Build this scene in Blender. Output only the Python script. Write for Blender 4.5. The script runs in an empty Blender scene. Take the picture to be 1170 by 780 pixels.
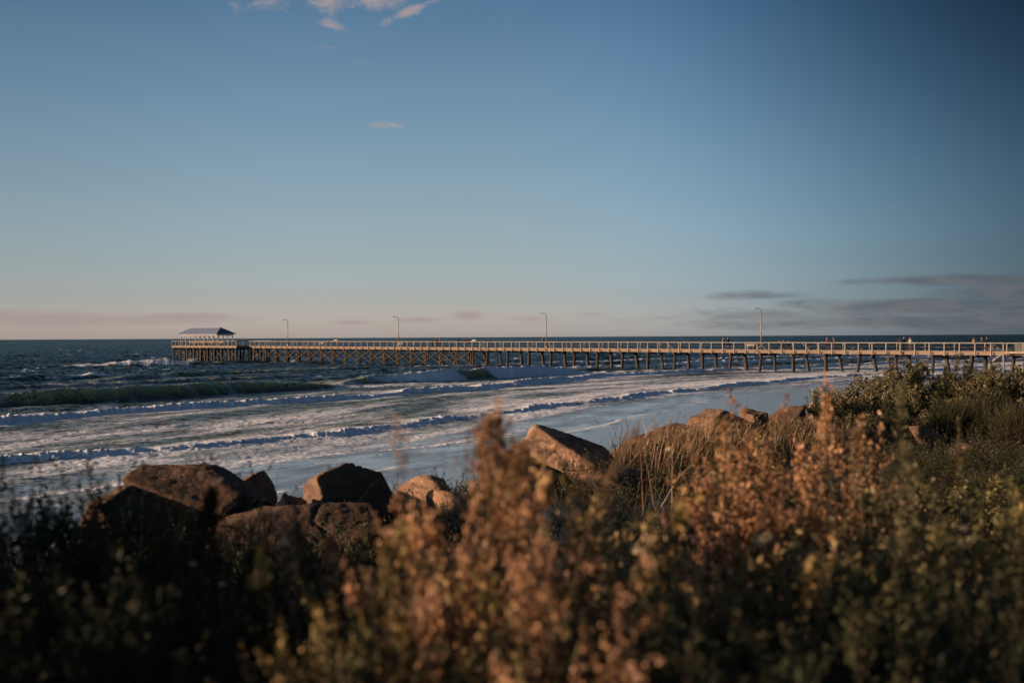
import bpy, math, random
import numpy as np
from mathutils import Vector, Matrix, noise as mnoise

SC = bpy.context.scene
COL = SC.collection
rad = math.radians
EYE = 5.2          # eye height above the mean water level
F = 1625.0         # focal length in photo pixels

# ------------------------------------------------------------------ helpers
def hy(px): return 387.8 - .0053 * px
def at(px, D, py=None):
    """plan position of the thing seen in photo column px at distance D (and its height for row py)"""
    return ((px - 585) / F * D, D, None if py is None else EYE - (py - hy(px)) * D / F)

def tag(o, label=None, cat=None, group=None, kind=None):
    if label: o['label'] = label
    if cat: o['category'] = cat
    if group: o['group'] = group
    if kind: o['kind'] = kind
    return o

def empty(name, loc, rz=0.0):
    o = bpy.data.objects.new(name, None); COL.objects.link(o)
    o.location = loc; o.rotation_euler = (0, 0, rz); o.empty_display_size = .3
    return o

class MB:
    """collects boxes, beams and tubes (world coordinates); build() links them as ONE mesh object"""
    def __init__(s): s.v = []; s.f = []; s.m = []; s.mi = 0
    def add(s, vs, fs):
        n = len(s.v); s.v += [tuple(p) for p in vs]
        for f in fs: s.f.append(tuple(i + n for i in f)); s.m.append(s.mi)
    def beam(s, p0, p1, w, h, up=(0, 0, 1), w1=None, h1=None):
        p0 = Vector(p0); p1 = Vector(p1); d = (p1 - p0).normalized()
        side = d.cross(Vector(up))
        if side.length < 1e-4: side = d.cross(Vector((1, 0, 0)))
        side.normalize(); u = side.cross(d).normalized()
        vs = []
        for p, ww, hh in ((p0, w, h), (p1, w1 or w, h1 or h)):
            for a, b in ((-1, -1), (1, -1), (1, 1), (-1, 1)):
                vs.append(p + side * (a * ww / 2) + u * (b * hh / 2))
        s.add(vs, [(0, 1, 2, 3)[::-1], (4, 5, 6, 7), (0, 1, 5, 4), (1, 2, 6, 5), (2, 3, 7, 6), (3, 0, 4, 7)])
    def tube(s, pts, rs, n=8, cap=True):
        pts = [Vector(p) for p in pts]
        vs = []
        for i, p in enumerate(pts):
            d = (pts[min(i + 1, len(pts) - 1)] - pts[max(i - 1, 0)]).normalized()
            a = d.cross(Vector((0, 0, 1)))
            if a.length < 1e-3: a = d.cross(Vector((1, 0, 0)))
            a.normalize(); b = d.cross(a)
            r = rs[i] if isinstance(rs, (list, tuple)) else rs
            for k in range(n):
                t = 2 * math.pi * k / n
                vs.append(p + a * (math.cos(t) * r) + b * (math.sin(t) * r))
        fs = []
        for i in range(len(pts) - 1):
            for k in range(n):
                k2 = (k + 1) % n
                fs.append((i * n + k, i * n + k2, (i + 1) * n + k2, (i + 1) * n + k))
        if cap:
            fs.append(tuple(range(n))[::-1]); fs.append(tuple(range((len(pts) - 1) * n, len(pts) * n)))
        s.add(vs, fs)
    def build(s, name, mats, parent=None, smooth=False, bevel=0):
        me = bpy.data.meshes.new(name)
        off = Vector((0, 0, 0))
        if parent is not None:
            q = parent
            while q is not None: off = off + Vector(q.location); q = q.parent
        me.from_pydata([tuple(Vector(p) - off) for p in s.v], [], s.f)
        for m in (mats if isinstance(mats, (list, tuple)) else [mats]): me.materials.append(m)
        me.polygons.foreach_set('material_index', s.m)
        if smooth: me.polygons.foreach_set('use_smooth', [True] * len(s.f))
        me.update()
        o = bpy.data.objects.new(name, me); COL.objects.link(o)
        if parent is not None: o.parent = parent
        if bevel:
            b = o.modifiers.new('b', 'BEVEL'); b.width = bevel; b.segments = 1
        return o

def np_mesh(name, V, Fq, mats, attrs=None, smooth=False, face_attrs=None, mat_idx=None):
    """V (n,3) Fq (m,k) k = 3 or 4"""
    me = bpy.data.meshes.new(name)
    k = Fq.shape[1]
    me.vertices.add(len(V)); me.vertices.foreach_set('co', V.astype(np.float32).ravel())
    me.loops.add(Fq.size); me.loops.foreach_set('vertex_index', Fq.astype(np.int32).ravel())
    me.polygons.add(len(Fq))
    me.polygons.foreach_set('loop_start', np.arange(0, Fq.size, k, dtype=np.int32))
    for m in mats: me.materials.append(m)
    if mat_idx is not None: me.polygons.foreach_set('material_index', mat_idx.astype(np.int32))
    me.polygons.foreach_set('use_smooth', np.full(len(Fq), smooth))
    for key, a in (attrs or {}).items():
        t = me.attributes.new(key, 'FLOAT', 'POINT'); t.data.foreach_set('value', a.astype(np.float32).ravel())
    for key, a in (face_attrs or {}).items():
        t = me.attributes.new(key, 'FLOAT', 'FACE'); t.data.foreach_set('value', a.astype(np.float32).ravel())
    me.update(calc_edges=True); me.validate()
    return me

_tab = np.random.RandomState(7).rand(256, 256)
def vnoise(x, y, seed=0):
    x = x + seed * 17.37; y = y + seed * 5.91
    xi = np.floor(x).astype(int); yi = np.floor(y).astype(int)
    fx = x - xi; fy = y - yi
    fx = fx * fx * (3 - 2 * fx); fy = fy * fy * (3 - 2 * fy)
    a = _tab[xi & 255, yi & 255]; b = _tab[(xi + 1) & 255, yi & 255]
    c = _tab[xi & 255, (yi + 1) & 255]; d = _tab[(xi + 1) & 255, (yi + 1) & 255]
    return (a * (1 - fx) + b * fx) * (1 - fy) + (c * (1 - fx) + d * fx) * fy
def fbm(x, y, oct=4, seed=0, gain=.5):
    r = 0; a = 1; s = 0
    for i in range(oct):
        r = r + a * vnoise(x, y, seed + i * 3); s += a
        ca, sa = .8, .6
        x, y = (x * ca - y * sa) * 2.03, (x * sa + y * ca) * 2.03
        a *= gain
    return r / s
def sstep(a, b, x):
    t = np.clip((x - a) / (b - a), 0, 1); return t * t * (3 - 2 * t)

# ------------------------------------------------------------------ materials
class NT:
    def __init__(s, name):
        s.m = bpy.data.materials.new(name); s.m.use_nodes = True
        s.t = s.m.node_tree; s.t.nodes.clear()
        s.out = s.n('ShaderNodeOutputMaterial')
    def n(s, typ, **kw):
        nd = s.t.nodes.new(typ)
        for k, v in kw.items():
            if k.startswith('i_'):
                key = k[2:]; key = int(key) if key.isdigit() else key.replace('_', ' ')
                nd.inputs[key].default_value = v
            else: setattr(nd, k, v)
        return nd
    def l(s, a, b): s.t.links.new(a, b)
    def math(s, op, a, b=None, c=None, clamp=False):
        nd = s.n('ShaderNodeMath', operation=op, use_clamp=clamp)
        for i, v in enumerate((a, b, c)):
            if v is None: continue
            if isinstance(v, (int, float)): nd.inputs[i].default_value = v
            else: s.l(v, nd.inputs[i])
        return nd.outputs[0]
    def mix(s, fac, a, b, blend='MIX'):
        nd = s.n('ShaderNodeMix', data_type='RGBA', blend_type=blend)
        for i, v in ((0, fac), (6, a), (7, b)):
            if isinstance(v, (int, float)): nd.inputs[i].default_value = v
            elif isinstance(v, tuple): nd.inputs[i].default_value = (*v, 1) if len(v) == 3 else v
            else: s.l(v, nd.inputs[i])
        return nd.outputs[2]
    def noise(s, scale, detail=4, rough=.55, vec=None, dist=0.0):
        nd = s.n('ShaderNodeTexNoise'); nd.inputs['Scale'].default_value = scale
        nd.inputs['Detail'].default_value = detail; nd.inputs['Roughness'].default_value = rough
        nd.inputs['Distortion'].default_value = dist
        if vec is not None: s.l(vec, nd.inputs['Vector'])
        return nd.outputs['Fac']
    def ramp(s, fac, stops, interp='LINEAR'):
        nd = s.n('ShaderNodeValToRGB'); cr = nd.color_ramp; cr.interpolation = interp
        while len(cr.elements) < len(stops): cr.elements.new(.5)
        for e, (p, c) in zip(cr.elements, stops):
            e.position = p; e.color = (*c, 1) if len(c) == 3 else c
        s.l(fac, nd.inputs[0]); return nd.outputs[0]
    def remap(s, v, a, b, c=0.0, d=1.0, smooth=True):
        nd = s.n('ShaderNodeMapRange', interpolation_type='SMOOTHSTEP' if smooth else 'LINEAR')
        s.l(v, nd.inputs[0])
        for i, x in enumerate((a, b, c, d)):
            if isinstance(x, (int, float)): nd.inputs[i + 1].default_value = x
            else: s.l(x, nd.inputs[i + 1])
        return nd.outputs[0]
    def attr(s, name):
        nd = s.n('ShaderNodeAttribute'); nd.attribute_name = name; return nd.outputs['Fac']
    def pos(s, scale=(1, 1, 1), obj=False, rot=(0, 0, 0)):
        src = s.n('ShaderNodeTexCoord').outputs['Object'] if obj else s.n('ShaderNodeNewGeometry').outputs['Position']
        mp = s.n('ShaderNodeMapping'); mp.inputs['Scale'].default_value = scale; mp.inputs['Rotation'].default_value = rot
        s.l(src, mp.inputs['Vector']); return mp.outputs[0]
    def bsdf(s, color, rough=.8, spec=.3, bump=None, bstr=.3, bdist=.02, metallic=0.0, ior=None):
        p = s.n('ShaderNodeBsdfPrincipled')
        for key, v in (('Base Color', color), ('Roughness', rough), ('Specular IOR Level', spec), ('Metallic', metallic)):
            if isinstance(v, (int, float)): p.inputs[key].default_value = v
            elif isinstance(v, tuple): p.inputs[key].default_value = (*v, 1)
            else: s.l(v, p.inputs[key])
        if ior: p.inputs['IOR'].default_value = ior
        if bump is not None:
            b = s.n('ShaderNodeBump'); b.inputs['Strength'].default_value = bstr; b.inputs['Distance'].default_value = bdist
            s.l(bump, b.inputs['Height']); s.l(b.outputs[0], p.inputs['Normal'])
        return p
    def done(s, sh):
        s.l(sh.outputs[0] if hasattr(sh, 'outputs') else sh, s.out.inputs[0]); return s.m

def wood(name, c0, c1, rough=.85, scale=2.0):
    t = NT(name)
    v = t.pos((1, 1, 1))
    n1 = t.noise(scale, 5, .6, v); n2 = t.noise(scale * 9, 3, .6, v)
    f = t.math('ADD', t.math('MULTIPLY', n1, .6), t.math('MULTIPLY', n2, .4))
    col = t.ramp(f, [(.3, c0), (.7, c1)])
    return t.done(t.bsdf(col, rough, .2, n2, .4, .02))
def plain(name, c, rough=.6, metallic=0.0, var=.25, scale=3):
    t = NT(name)
    n1 = t.noise(scale, 4, .6, t.pos())
    lo = tuple(x * (1 - var) for x in c); hi = tuple(min(1, x * (1 + var)) for x in c)
    return t.done(t.bsdf(t.ramp(n1, [(.3, lo), (.7, hi)]), rough, .3, n1, .1, .01, metallic))

M = {}
M['rail_timber'] = wood('rail_timber', (.12, .108, .095), (.21, .195, .18))
M['fascia_timber'] = wood('fascia_timber', (.105, .08, .062), (.19, .148, .116), scale=.7)
M['deck_timber'] = wood('deck_timber', (.16, .13, .10), (.26, .21, .17))
M['old_timber'] = wood('old_timber', (.028, .021, .017), (.075, .055, .042))
def pile_mat():
    t = NT('pile_timber')
    v = t.pos(); sx = t.n('ShaderNodeSeparateXYZ'); t.l(v, sx.inputs[0])
    n1 = t.noise(1.4, 5, .6, t.pos((1, 1, .35))); n2 = t.noise(12, 3, .6, t.pos((1, 1, .2)))
    col = t.ramp(t.math('ADD', t.math('MULTIPLY', n1, .6), t.math('MULTIPLY', n2, .4)), [(.3, (.014, .010, .008)), (.72, (.055, .037, .027))])
    # weed and wet line where the sea reaches
    wet = t.remap(t.math('ADD', sx.outputs[2], t.math('MULTIPLY', n1, .5)), .5, 1.2)
    col = t.mix(wet, (.035, .034, .024), col)
    return t.done(t.bsdf(col, .8, .3, n2, .4, .03))
M['pile_timber'] = pile_mat()
M['roof_metal'] = plain('roof_metal', (.10, .13, .20), .6, 0.0, .12, 1.2)
M['lamp_metal'] = plain('lamp_metal', (.20, .18, .16), .5, .2)
M['lamp_glass'] = plain('lamp_glass', (.55, .52, .48), .3)
M['cream_paint'] = plain('cream_paint', (.19, .175, .155), .6)
M['dark_panel'] = wood('dark_panel', (.05, .055, .05), (.09, .10, .09))
M['skin'] = plain('skin', (.38, .22, .15), .6)
M['hair'] = plain('hair', (.03, .02, .015), .7)
for k, c in dict(dark=(.018, .018, .024), navy=(.02, .03, .06), denim=(.05, .07, .12), pale=(.27, .25, .23), red=(.09, .02, .02), pink=(.25, .15, .14), brown=(.09, .05, .03), grey=(.05, .05, .055), tan=(.13, .09, .06)).items():
    M['cloth_' + k] = plain('cloth_' + k, c, .9, 0, .2, 9)

def rock_mat(name='boulder_rock', k=1.0):
    t = NT(name)
    oi = t.n('ShaderNodeObjectInfo')
    sh = t.n('ShaderNodeVectorMath', operation='ADD')
    t.l(t.n('ShaderNodeTexCoord').outputs['Object'], sh.inputs[0])
    sc_ = t.n('ShaderNodeVectorMath', operation='SCALE'); t.l(oi.outputs['Location'], sc_.inputs[0]); sc_.inputs['Scale'].default_value = 3.1
    t.l(sc_.outputs[0], sh.inputs[1]); v = sh.outputs[0]
    mp = t.n('ShaderNodeMapping'); mp.inputs['Scale'].default_value = (1, 1, 4.5); mp.inputs['Rotation'].default_value = (.35, .3, .2); t.l(v, mp.inputs[0])
    n1 = t.noise(1.3, 6, .6, v); n2 = t.noise(14, 8, .68, v); n3 = t.noise(3.2, 5, .65, mp.outputs[0], .3)
    vo = t.n('ShaderNodeTexVoronoi', feature='DISTANCE_TO_EDGE'); vo.inputs['Scale'].default_value = 2.3
    mp2 = t.n('ShaderNodeMapping'); mp2.inputs['Scale'].default_value = (1, 1, 1.6); t.l(v, mp2.inputs[0])
    dv = t.n('ShaderNodeVectorMath', operation='ADD'); t.l(mp2.outputs[0], dv.inputs[0])
    nn = t.n('ShaderNodeTexNoise'); nn.inputs['Scale'].default_value = 2; t.l(v, nn.inputs['Vector']); t.l(nn.outputs['Color'], dv.inputs[1]); t.l(dv.outputs[0], vo.inputs['Vector'])
    crack = t.remap(vo.outputs['Distance'], 0.0, .035)
    f = t.math('ADD', t.math('MULTIPLY', n1, .45), t.math('ADD', t.math('MULTIPLY', n3, .35), t.math('MULTIPLY', n2, .3)))
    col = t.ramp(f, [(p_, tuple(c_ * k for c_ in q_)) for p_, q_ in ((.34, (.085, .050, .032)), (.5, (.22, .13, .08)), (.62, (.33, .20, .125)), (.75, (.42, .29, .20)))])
    dark = t.remap(t.noise(.9, 5, .7, mp.outputs[0]), .52, .64)
    col = t.mix(t.math('MULTIPLY', dark, .65), col, (.07, .05, .045))
    h = t.math('ADD', t.math('ADD', t.math('MULTIPLY', n2, .5), t.math('MULTIPLY', n3, .9)), t.math('MULTIPLY', n1, .5))
    return t.done(t.bsdf(col, .88, .25, h, .8, .06))
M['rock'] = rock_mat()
M['rock_shade_dark'] = rock_mat('boulder_rock_shade_dark', .33)  # darker copy of the rock; shade put into the colour of shaded boulders
M['rock_mid'] = rock_mat('boulder_rock_mid', .50)  # in-between tone: brown rock, plus shade put into left boulders' colour

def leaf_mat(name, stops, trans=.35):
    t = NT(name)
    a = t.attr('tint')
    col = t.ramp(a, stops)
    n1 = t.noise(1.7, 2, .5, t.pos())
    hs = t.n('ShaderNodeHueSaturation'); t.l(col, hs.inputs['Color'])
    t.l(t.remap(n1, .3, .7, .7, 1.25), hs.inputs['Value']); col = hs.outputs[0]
    p = t.bsdf(col, .65, .25)
    tr = t.n('ShaderNodeBsdfTranslucent'); t.l(col, tr.inputs[0])
    mx = t.n('ShaderNodeMixShader'); mx.inputs[0].default_value = trans
    t.l(p.outputs[0], mx.inputs[1]); t.l(tr.outputs[0], mx.inputs[2])
    return t.done(mx)
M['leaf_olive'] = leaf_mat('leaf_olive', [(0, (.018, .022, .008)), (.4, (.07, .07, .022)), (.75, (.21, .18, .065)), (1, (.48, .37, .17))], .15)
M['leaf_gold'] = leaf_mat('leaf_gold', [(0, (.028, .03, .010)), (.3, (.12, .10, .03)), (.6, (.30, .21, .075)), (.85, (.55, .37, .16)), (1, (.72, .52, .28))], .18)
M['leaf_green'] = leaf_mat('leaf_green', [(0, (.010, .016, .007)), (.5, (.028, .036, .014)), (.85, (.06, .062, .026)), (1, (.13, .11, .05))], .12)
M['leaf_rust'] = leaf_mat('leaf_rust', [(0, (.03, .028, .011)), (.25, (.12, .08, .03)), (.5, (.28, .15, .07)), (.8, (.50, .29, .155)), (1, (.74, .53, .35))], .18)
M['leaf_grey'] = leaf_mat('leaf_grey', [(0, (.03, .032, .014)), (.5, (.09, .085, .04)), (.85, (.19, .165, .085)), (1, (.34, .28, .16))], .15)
M['flower_rust'] = leaf_mat('flower_rust', [(0, (.16, .07, .035)), (.5, (.36, .18, .10)), (.85, (.55, .33, .20)), (1, (.75, .58, .40))], .1)
M['flower_cream'] = leaf_mat('flower_cream', [(0, (.14, .10, .05)), (.5, (.30, .22, .12)), (.85, (.48, .37, .22)), (1, (.72, .6, .4))], .1)
M['straw'] = leaf_mat('straw', [(0, (.14, .085, .04)), (.5, (.26, .17, .09)), (1, (.42, .30, .17))], .2)
M['stem'] = plain('stem', (.045, .030, .018), .9)

# ------------------------------------------------------------------ plan coordinates of the shore
PX, PY = -3.8, 53.0
def bend(t):
    q = np.clip(t - 75, 0, None)
    return .42 * q * q / (q + 6.0)
def TW(x, y):
    t = (x - PX) * .308 + (y - PY) * .951
    return t, (x - PX) * -.951 + (y - PY) * .308 + bend(t)
def XY(t, w):
    w = w - bend(t)
    return PX + t * .308 - w * .951, PY + t * .951 + w * .308
def wall_w(t):
    return np.clip(-12.4 - .21 * (t + 38), -52, -9.5)
def ground_z(x, y):
    t, w = TW(x, y)
    ww = wall_w(t)
    z = np.where(w > 0, -.03 * w - .015 * w * sstep(0, 60, w), -.028 * w)
    z = np.maximum(z, -5.5)
    up = sstep(ww + 3.4, ww - .6, w)
    top = 3.25 + .22 * (fbm(x * .35, y * .35, 3, 5) - .5) + .5 * np.exp(-(x * x + (y - 0) ** 2) / 30.0)
    z = z * (1 - up) + top * up
    z = z + sstep(-60, -200, w) * 1.5
    return z + .05 * (fbm(x * 1.7, y * 1.7, 3, 9) - .5) * sstep(-1, -9, w)
def gz(x, y): return float(ground_z(np.array([x], float), np.array([y], float))[0])

def build_ground():
    def axis(lo, hi, step, far, n=26):
        core = np.arange(lo, hi + 1e-6, step)
        g = np.geomspace(step * 1.3, far, n)
        return np.concatenate([(lo - g)[::-1], core, hi + g])
    tt = axis(-70, 60, .6, 24000, 40); ww = axis(-34, 6, .3, 24000)
    Tg, Wg = np.meshgrid(tt, ww, indexing='ij')
    X, Y = XY(Tg, Wg); Z = ground_z(X, Y)
    n, m = Tg.shape
    idx = np.arange(n * m).reshape(n, m)
    Fq = np.stack([idx[:-1, :-1], idx[:-1, 1:], idx[1:, 1:], idx[1:, :-1]], -1).reshape(-1, 4)
    t = NT('sand_and_soil')
    w = t.attr('w_shore'); land = t.attr('land')
    n1 = t.noise(1.2, 5, .6, t.pos()); n2 = t.noise(30, 3, .6, t.pos())
    wet = t.remap(t.math('ADD', w, t.math('MULTIPLY', n1, 2.0)), -22, -14)
    dry = t.ramp(n2, [(.3, (.30, .23, .16)), (.7, (.44, .35, .25))])
    wc = t.mix(n1, (.14, .12, .10), (.20, .17, .14))
    col = t.mix(wet, dry, wc)
    soil = t.ramp(n1, [(.3, (.03, .022, .015)), (.7, (.075, .055, .035))])
    col = t.mix(land, col, soil)
    rough = t.math('SUBTRACT', .95, t.math('MULTIPLY', wet, .75))
    p = t.bsdf(col, rough, .5, t.math('ADD', t.math('MULTIPLY', n1, .6), t.math('MULTIPLY', n2, .1)), .25, .04)
    mat = t.done(p)
    land_a = sstep(.3, .9, (Z - .6) / 2.0)
    me = np_mesh('ground', np.stack([X, Y, Z], -1).reshape(-1, 3), Fq, [mat],
                 {'w_shore': Wg.ravel(), 'land': land_a.ravel()}, True)
    o = bpy.data.objects.new('ground', me); COL.objects.link(o)
    tag(o, kind='structure')
build_ground()

# ------------------------------------------------------------------ the sea
CREST = [  # (t, w) of the foot of each breaker, height, broken-ness (t ranges with foam)
    dict(p=[(-20, 22), (0.7, 18.7), (7, 17.1), (13, 14.4), (21, 11.9), (30, 11), (40, 10), (53, 9.3), (67, 7.2), (80, 6.8), (100, 10.8), (133, 19), (180, 24)],
         a=[(-20, .20), (40, .18), (80, .20), (110, .25), (140, .2)], foam=[(-50, 1), (200, 1)], turb_glow=0),
    dict(p=[(0, 38.5), (24.6, 37.2), (37, 36.8), (50.6, 34), (59.5, 30), (84, 28.7), (108, 37.3), (130, 47), (148, 49), (190, 52)],
         a=[(0, .38), (55, .34), (70, .28), (100, .38), (190, .4)], foam=[(-50, 1), (250, 1)], turb_glow=.25),
    dict(p=[(20, 56), (46, 54), (50, 51.2), (56, 48.4), (69, 47.5), (85, 46.8), (95, 49.5)],
         a=[(10, 1.0), (46, 1.12), (70, 1.05), (82, .7), (92, .1), (100, 0)], foam=[(20, .15), (48, .3), (52, .05), (100, .1)], turb_glow=1),
    dict(p=[(95, 52.5), (105, 55.3), (113, 54.5), (124, 57.3), (146, 62.3), (165, 66)],
         a=[(92, 0), (103, .8), (112, 1.3), (124, 1.2), (133, 1.35), (146, 1.0), (153, .1), (170, 0)],
         foam=[(95, 0), (103, .45), (112, .9), (118, .65), (121, .1), (125, .1), (128, 1), (160, 1)], turb_glow=.9),
    dict(p=[(188, 199), (195, 194), (204, 186), (214, 179)], a=[(190, 0), (195, .8), (201, 1.2), (208, 1.0), (215, 0)],
         foam=[(170, .6), (190, .9), (202, .8), (208, .5), (216, 0)], turb_glow=.35),
    dict(p=[(245, 198), (285, 209), (300, 212)], a=[(245, 0), (258, .7), (280, 1.0), (292, 0)], foam=[(240, 1), (300, 1)], turb_glow=.3),
    dict(p=[(50, 74), (90, 76), (130, 86)], a=[(52, 0), (70, .35), (100, .45), (125, .3), (135, 0)], foam=[(50, .05), (130, .1)], turb_glow=.7),
    dict(p=[(100, 92), (140, 110), (180, 118), (230, 120)], a=[(98, 0), (115, .5), (135, .75), (160, .5), (185, .3), (230, .3)], foam=[(90, .0), (160, .1), (190, .6), (240, .8)], turb_glow=.8),
    dict(p=[(80, 6), (110, 7.5), (175, 9), (260, 9)], a=[(100, 0), (115, .2), (260, .3)], foam=[(90, 1), (260, 1)], turb_glow=0),
    dict(p=[(150, 78), (185, 84), (260, 86)], a=[(150, 0), (175, .5), (260, .5)], foam=[(90, .9), (260, .9)], turb_glow=.2),
]
def build_sea():
    fine = np.linspace(rad(-23.5), rad(23.5), 860)
    g = np.linspace(rad(24), rad(78), 56)
    ang = np.concatenate([-g[::-1], fine, g])
    rows = [30.0]
    while rows[-1] < 26000:
        r = rows[-1]
        k = 1.0032 if r < 150 else 1.0052 if r < 420 else (1.009 if r < 1500 else 1.05)
        rows.append(r * k)
    rows = np.array(rows)
    R, A = np.meshgrid(rows, ang, indexing='ij')
    X = R * np.tan(A) * 1.0; Y = R.copy()
    far = np.abs(A) > rad(30)
    X = np.where(far, R / np.cos(rad(30)) * np.sin(A), X); Y = np.where(far, R / np.cos(rad(30)) * np.cos(A), Y)
    T, W = TW(X, Y)
    rng = np.random.RandomState(3)
    # ---- wind chop and swell
    dep = sstep(25, 75, W); inner = sstep(0, 12, W)
    Z = np.zeros_like(X)
    base = math.atan2(-.308, .951)   # travelling to the shore
    for i in range(26):
        lam = 2.4 * (1.15 ** i)
        th = base + rng.normal(0, .5 if lam < 20 else .22)
        k = 2 * math.pi / lam
        ph = rng.rand() * 6.28 + 1.6 * fbm(X / lam / 3, Y / lam / 3, 2, i)
        amp = .017 * lam ** .78 * np.exp(-(lam / 42) ** 2)
        # a sheet this far away cannot carry waves shorter than its own cells
        cut = sstep(1.2, 3.0, lam / (R * .0055 + .05))
        s_ = np.sin(k * (X * math.cos(th) + Y * math.sin(th)) + ph)
        Z += amp * cut * (1 - 2 * np.abs(s_) ** 1.0 * .5 - .5 + .5 * s_) * (.12 + .88 * dep)
    grp = .55 + .9 * fbm(T / 60, W / 35, 3, 40)
    Z = Z * grp * inner
    # ---- breakers
    foam = np.zeros_like(X); turb_glow = np.zeros_like(X)
    rough_z = np.zeros_like(X)
    wob = 2.4 * (fbm(T / 9, W * 0 + 3.3, 3, 11) - .5) + 1.5 * (fbm(T / 1.8, W * .12 + 1.3, 3, 12) - .5)
    for ci, c in enumerate(CREST):
        pt_, pw = zip(*c['p']); at_, aw = zip(*c['a']); ft, fw = zip(*c['foam'])
        wc = np.interp(T, pt_, pw) + wob * (1 if ci < 2 else .8)
        a = np.interp(T, at_, aw, left=0 if aw[0] < .05 else aw[0], right=0 if aw[-1] < .05 else aw[-1])
        a = a * (.35 + 1.3 * fbm(T / 5, W * 0 + ci, 4, 20 + ci)) if c['turb_glow'] < .5 else a * (.8 + .4 * fbm(T / 6, W * 0 + ci, 3, 20 + ci))
        fo = np.interp(T, ft, fw)
        d = W - wc
        w0 = (2.1 if c['turb_glow'] < .5 else 1.4) * a + .5
        prof = np.where(d < w0, sstep(0, 1, d / w0), np.exp(-np.maximum(d - w0, 0) / (3.2 * a + 1.2)))
        trough = -.16 * a * np.exp(-((d + 1.5) / 2.5) ** 2)
        Z = Z * (1 - .7 * np.where(a > .2, np.exp(-(d / 6) ** 2), 0)) + a * prof + trough
        fr = np.exp(-((d - w0 * .55) / (w0 * .62 + .05)) ** 4) * sstep(.02, .2, a)
        back = np.where(d > w0, np.exp(-np.maximum(d - w0, 0) / (7.0 if fo.max() > .8 else 1.5)), 0) * sstep(.02, .2, a)
        foam = np.maximum(foam, fo * np.maximum(fr * 1.05, back * .66))
        rough_z += fo * (fr * .55 + back * .07) * np.clip(a, .15, .8) * (a > .02)
        turb_glow = np.maximum(turb_glow, c['turb_glow'] * prof * sstep(.1, .5, a))
    # ---- background foam of the surf zone, in streaks along the crests
    st = fbm(T / 14, W / 2.2, 4, 61); st2 = fbm(T / 40, W / 9, 3, 66)
    zone = np.interp(W, [-1, 2, 5, 10, 14, 30, 40, 48, 70, 110, 180], [.38, .34, .36, .46, .52, .50, .42, .30, .18, .08, .03])
    zone = zone + .15 * sstep(95, 150, T) * sstep(70, 20, W)
    foam = np.maximum(foam, np.clip(zone + .95 * (st - .5) + .7 * (st2 - .5), 0, .72) * (W < 200))
    # smooth glossy tongue between the first breaker and the sand
    wob2 = 1.5 * (fbm(T / 12, T * 0 + 8, 3, 71) - .5)
    foam *= 1 - .85 * np.exp(-((W - 3.2 - wob2) / 1.8) ** 2) * sstep(20, 45, T) * (np.interp(T, *zip(*CREST[0]['p'])) > 4.5)
    # thin foam edges left by the swash
    for (ts, ws, wd) in (([-20, .5, 10, 13.5, 24, 30], [9.5, 8.7, 7.1, 4.8, 4.2, 4.0], .34), ([-10, 1.6, 6.5, 15, 60, 130], [2.2, 1.8, 1.4, .8, .3, .2], .22)):
        d = W - np.interp(T, ts, ws) - .4 * wob - 1.6 * (fbm(T / 13, W * 0 + wd * 5, 3, 33) - .5)
        gate = 1 if wd < .3 else sstep(34, 26, T)
        e_ = np.exp(-(d / wd) ** 2) * gate
        foam = np.maximum(foam, e_ * (.10 + 1.0 * sstep(.38, .62, fbm(T / 4, W * 0 + wd * 9, 3, 77))) * sstep(110, 40, T))
        if wd > .3: foam = np.maximum(foam, .62 * np.exp(-np.maximum(d, 0) / 2.5) * (d > 0) * gate)
    # lace of foam left on the shallows
    lz = fbm(T / 6, W / 1.3, 4, 101); lz2 = fbm(T / 9, W / 2.2, 3, 107)
    lace = np.exp(-((lz - .5) / .014) ** 2) * sstep(.42, .62, lz2) + .6 * np.exp(-((fbm(T / 16, W / .8, 3, 111) - .5) / .02) ** 2) * sstep(.62, .42, lz2)
    foam = np.maximum(foam, .62 * lace * sstep(.2, 1, W) * sstep(22, 8, W) * sstep(200, 80, R))
    # white horses far out
    wh = fbm(T / 9, W / 3.5, 3, 81)
    foam = np.maximum(foam, sstep(.735, .80, wh) * .8 * sstep(70, 120, W) * sstep(1500, 500, R))
    # whirled foam has relief
    rz = (fbm(X * 1.1, Y * 1.1, 5, 91, .68) - .5)
    near_ = sstep(220, 90, R)
    rz2 = (fbm(X * 4.2, Y * 4.2, 3, 97, .7) - .5) * near_
    Z += (rz * .85 + rz2 * .75) * (rough_z * 1.7 + foam * .15 * sstep(1, 6, W))
    turb_glow = np.clip(turb_glow + .25 * sstep(120, 40, W) * (fbm(T / 30, W / 12, 3, 95)), 0, 1)
    shallow = sstep(1.08, .45, W / np.interp(T, *zip(*CREST[0]['p'])))
    Z = np.where(W < 0, Z * 0 + .004 + .02 * W, Z + .004)
    V = np.stack([X, Y, Z], -1).reshape(-1, 3)
    n, m = X.shape
    idx = np.arange(n * m).reshape(n, m)
    Fq = np.stack([idx[:-1, :-1], idx[:-1, 1:], idx[1:, 1:], idx[1:, :-1]], -1).reshape(-1, 4)
    wf = W.ravel()[Fq].max(1)
    Fq = Fq[wf > -1.5]
    used = np.zeros(n * m, bool); used[Fq.ravel()] = True
    remap = np.cumsum(used) - 1
    Fq = remap[Fq]; V = V[used]
    at_ = {k: a.ravel()[used] for k, a in dict(foam=foam, turb_glow=turb_glow, shallow=shallow).items()}
    # --- material
    t = NT('sea_water')
    fa = t.attr('foam'); tu = t.attr('turb_glow'); sh = t.attr('shallow')
    rot = (0, 0, math.atan2(-.308, .951) * 1)
    v = t.pos((1, 1, 1), rot=(0, 0, -math.atan2(.951, .308)))      # x along the shore
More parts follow.
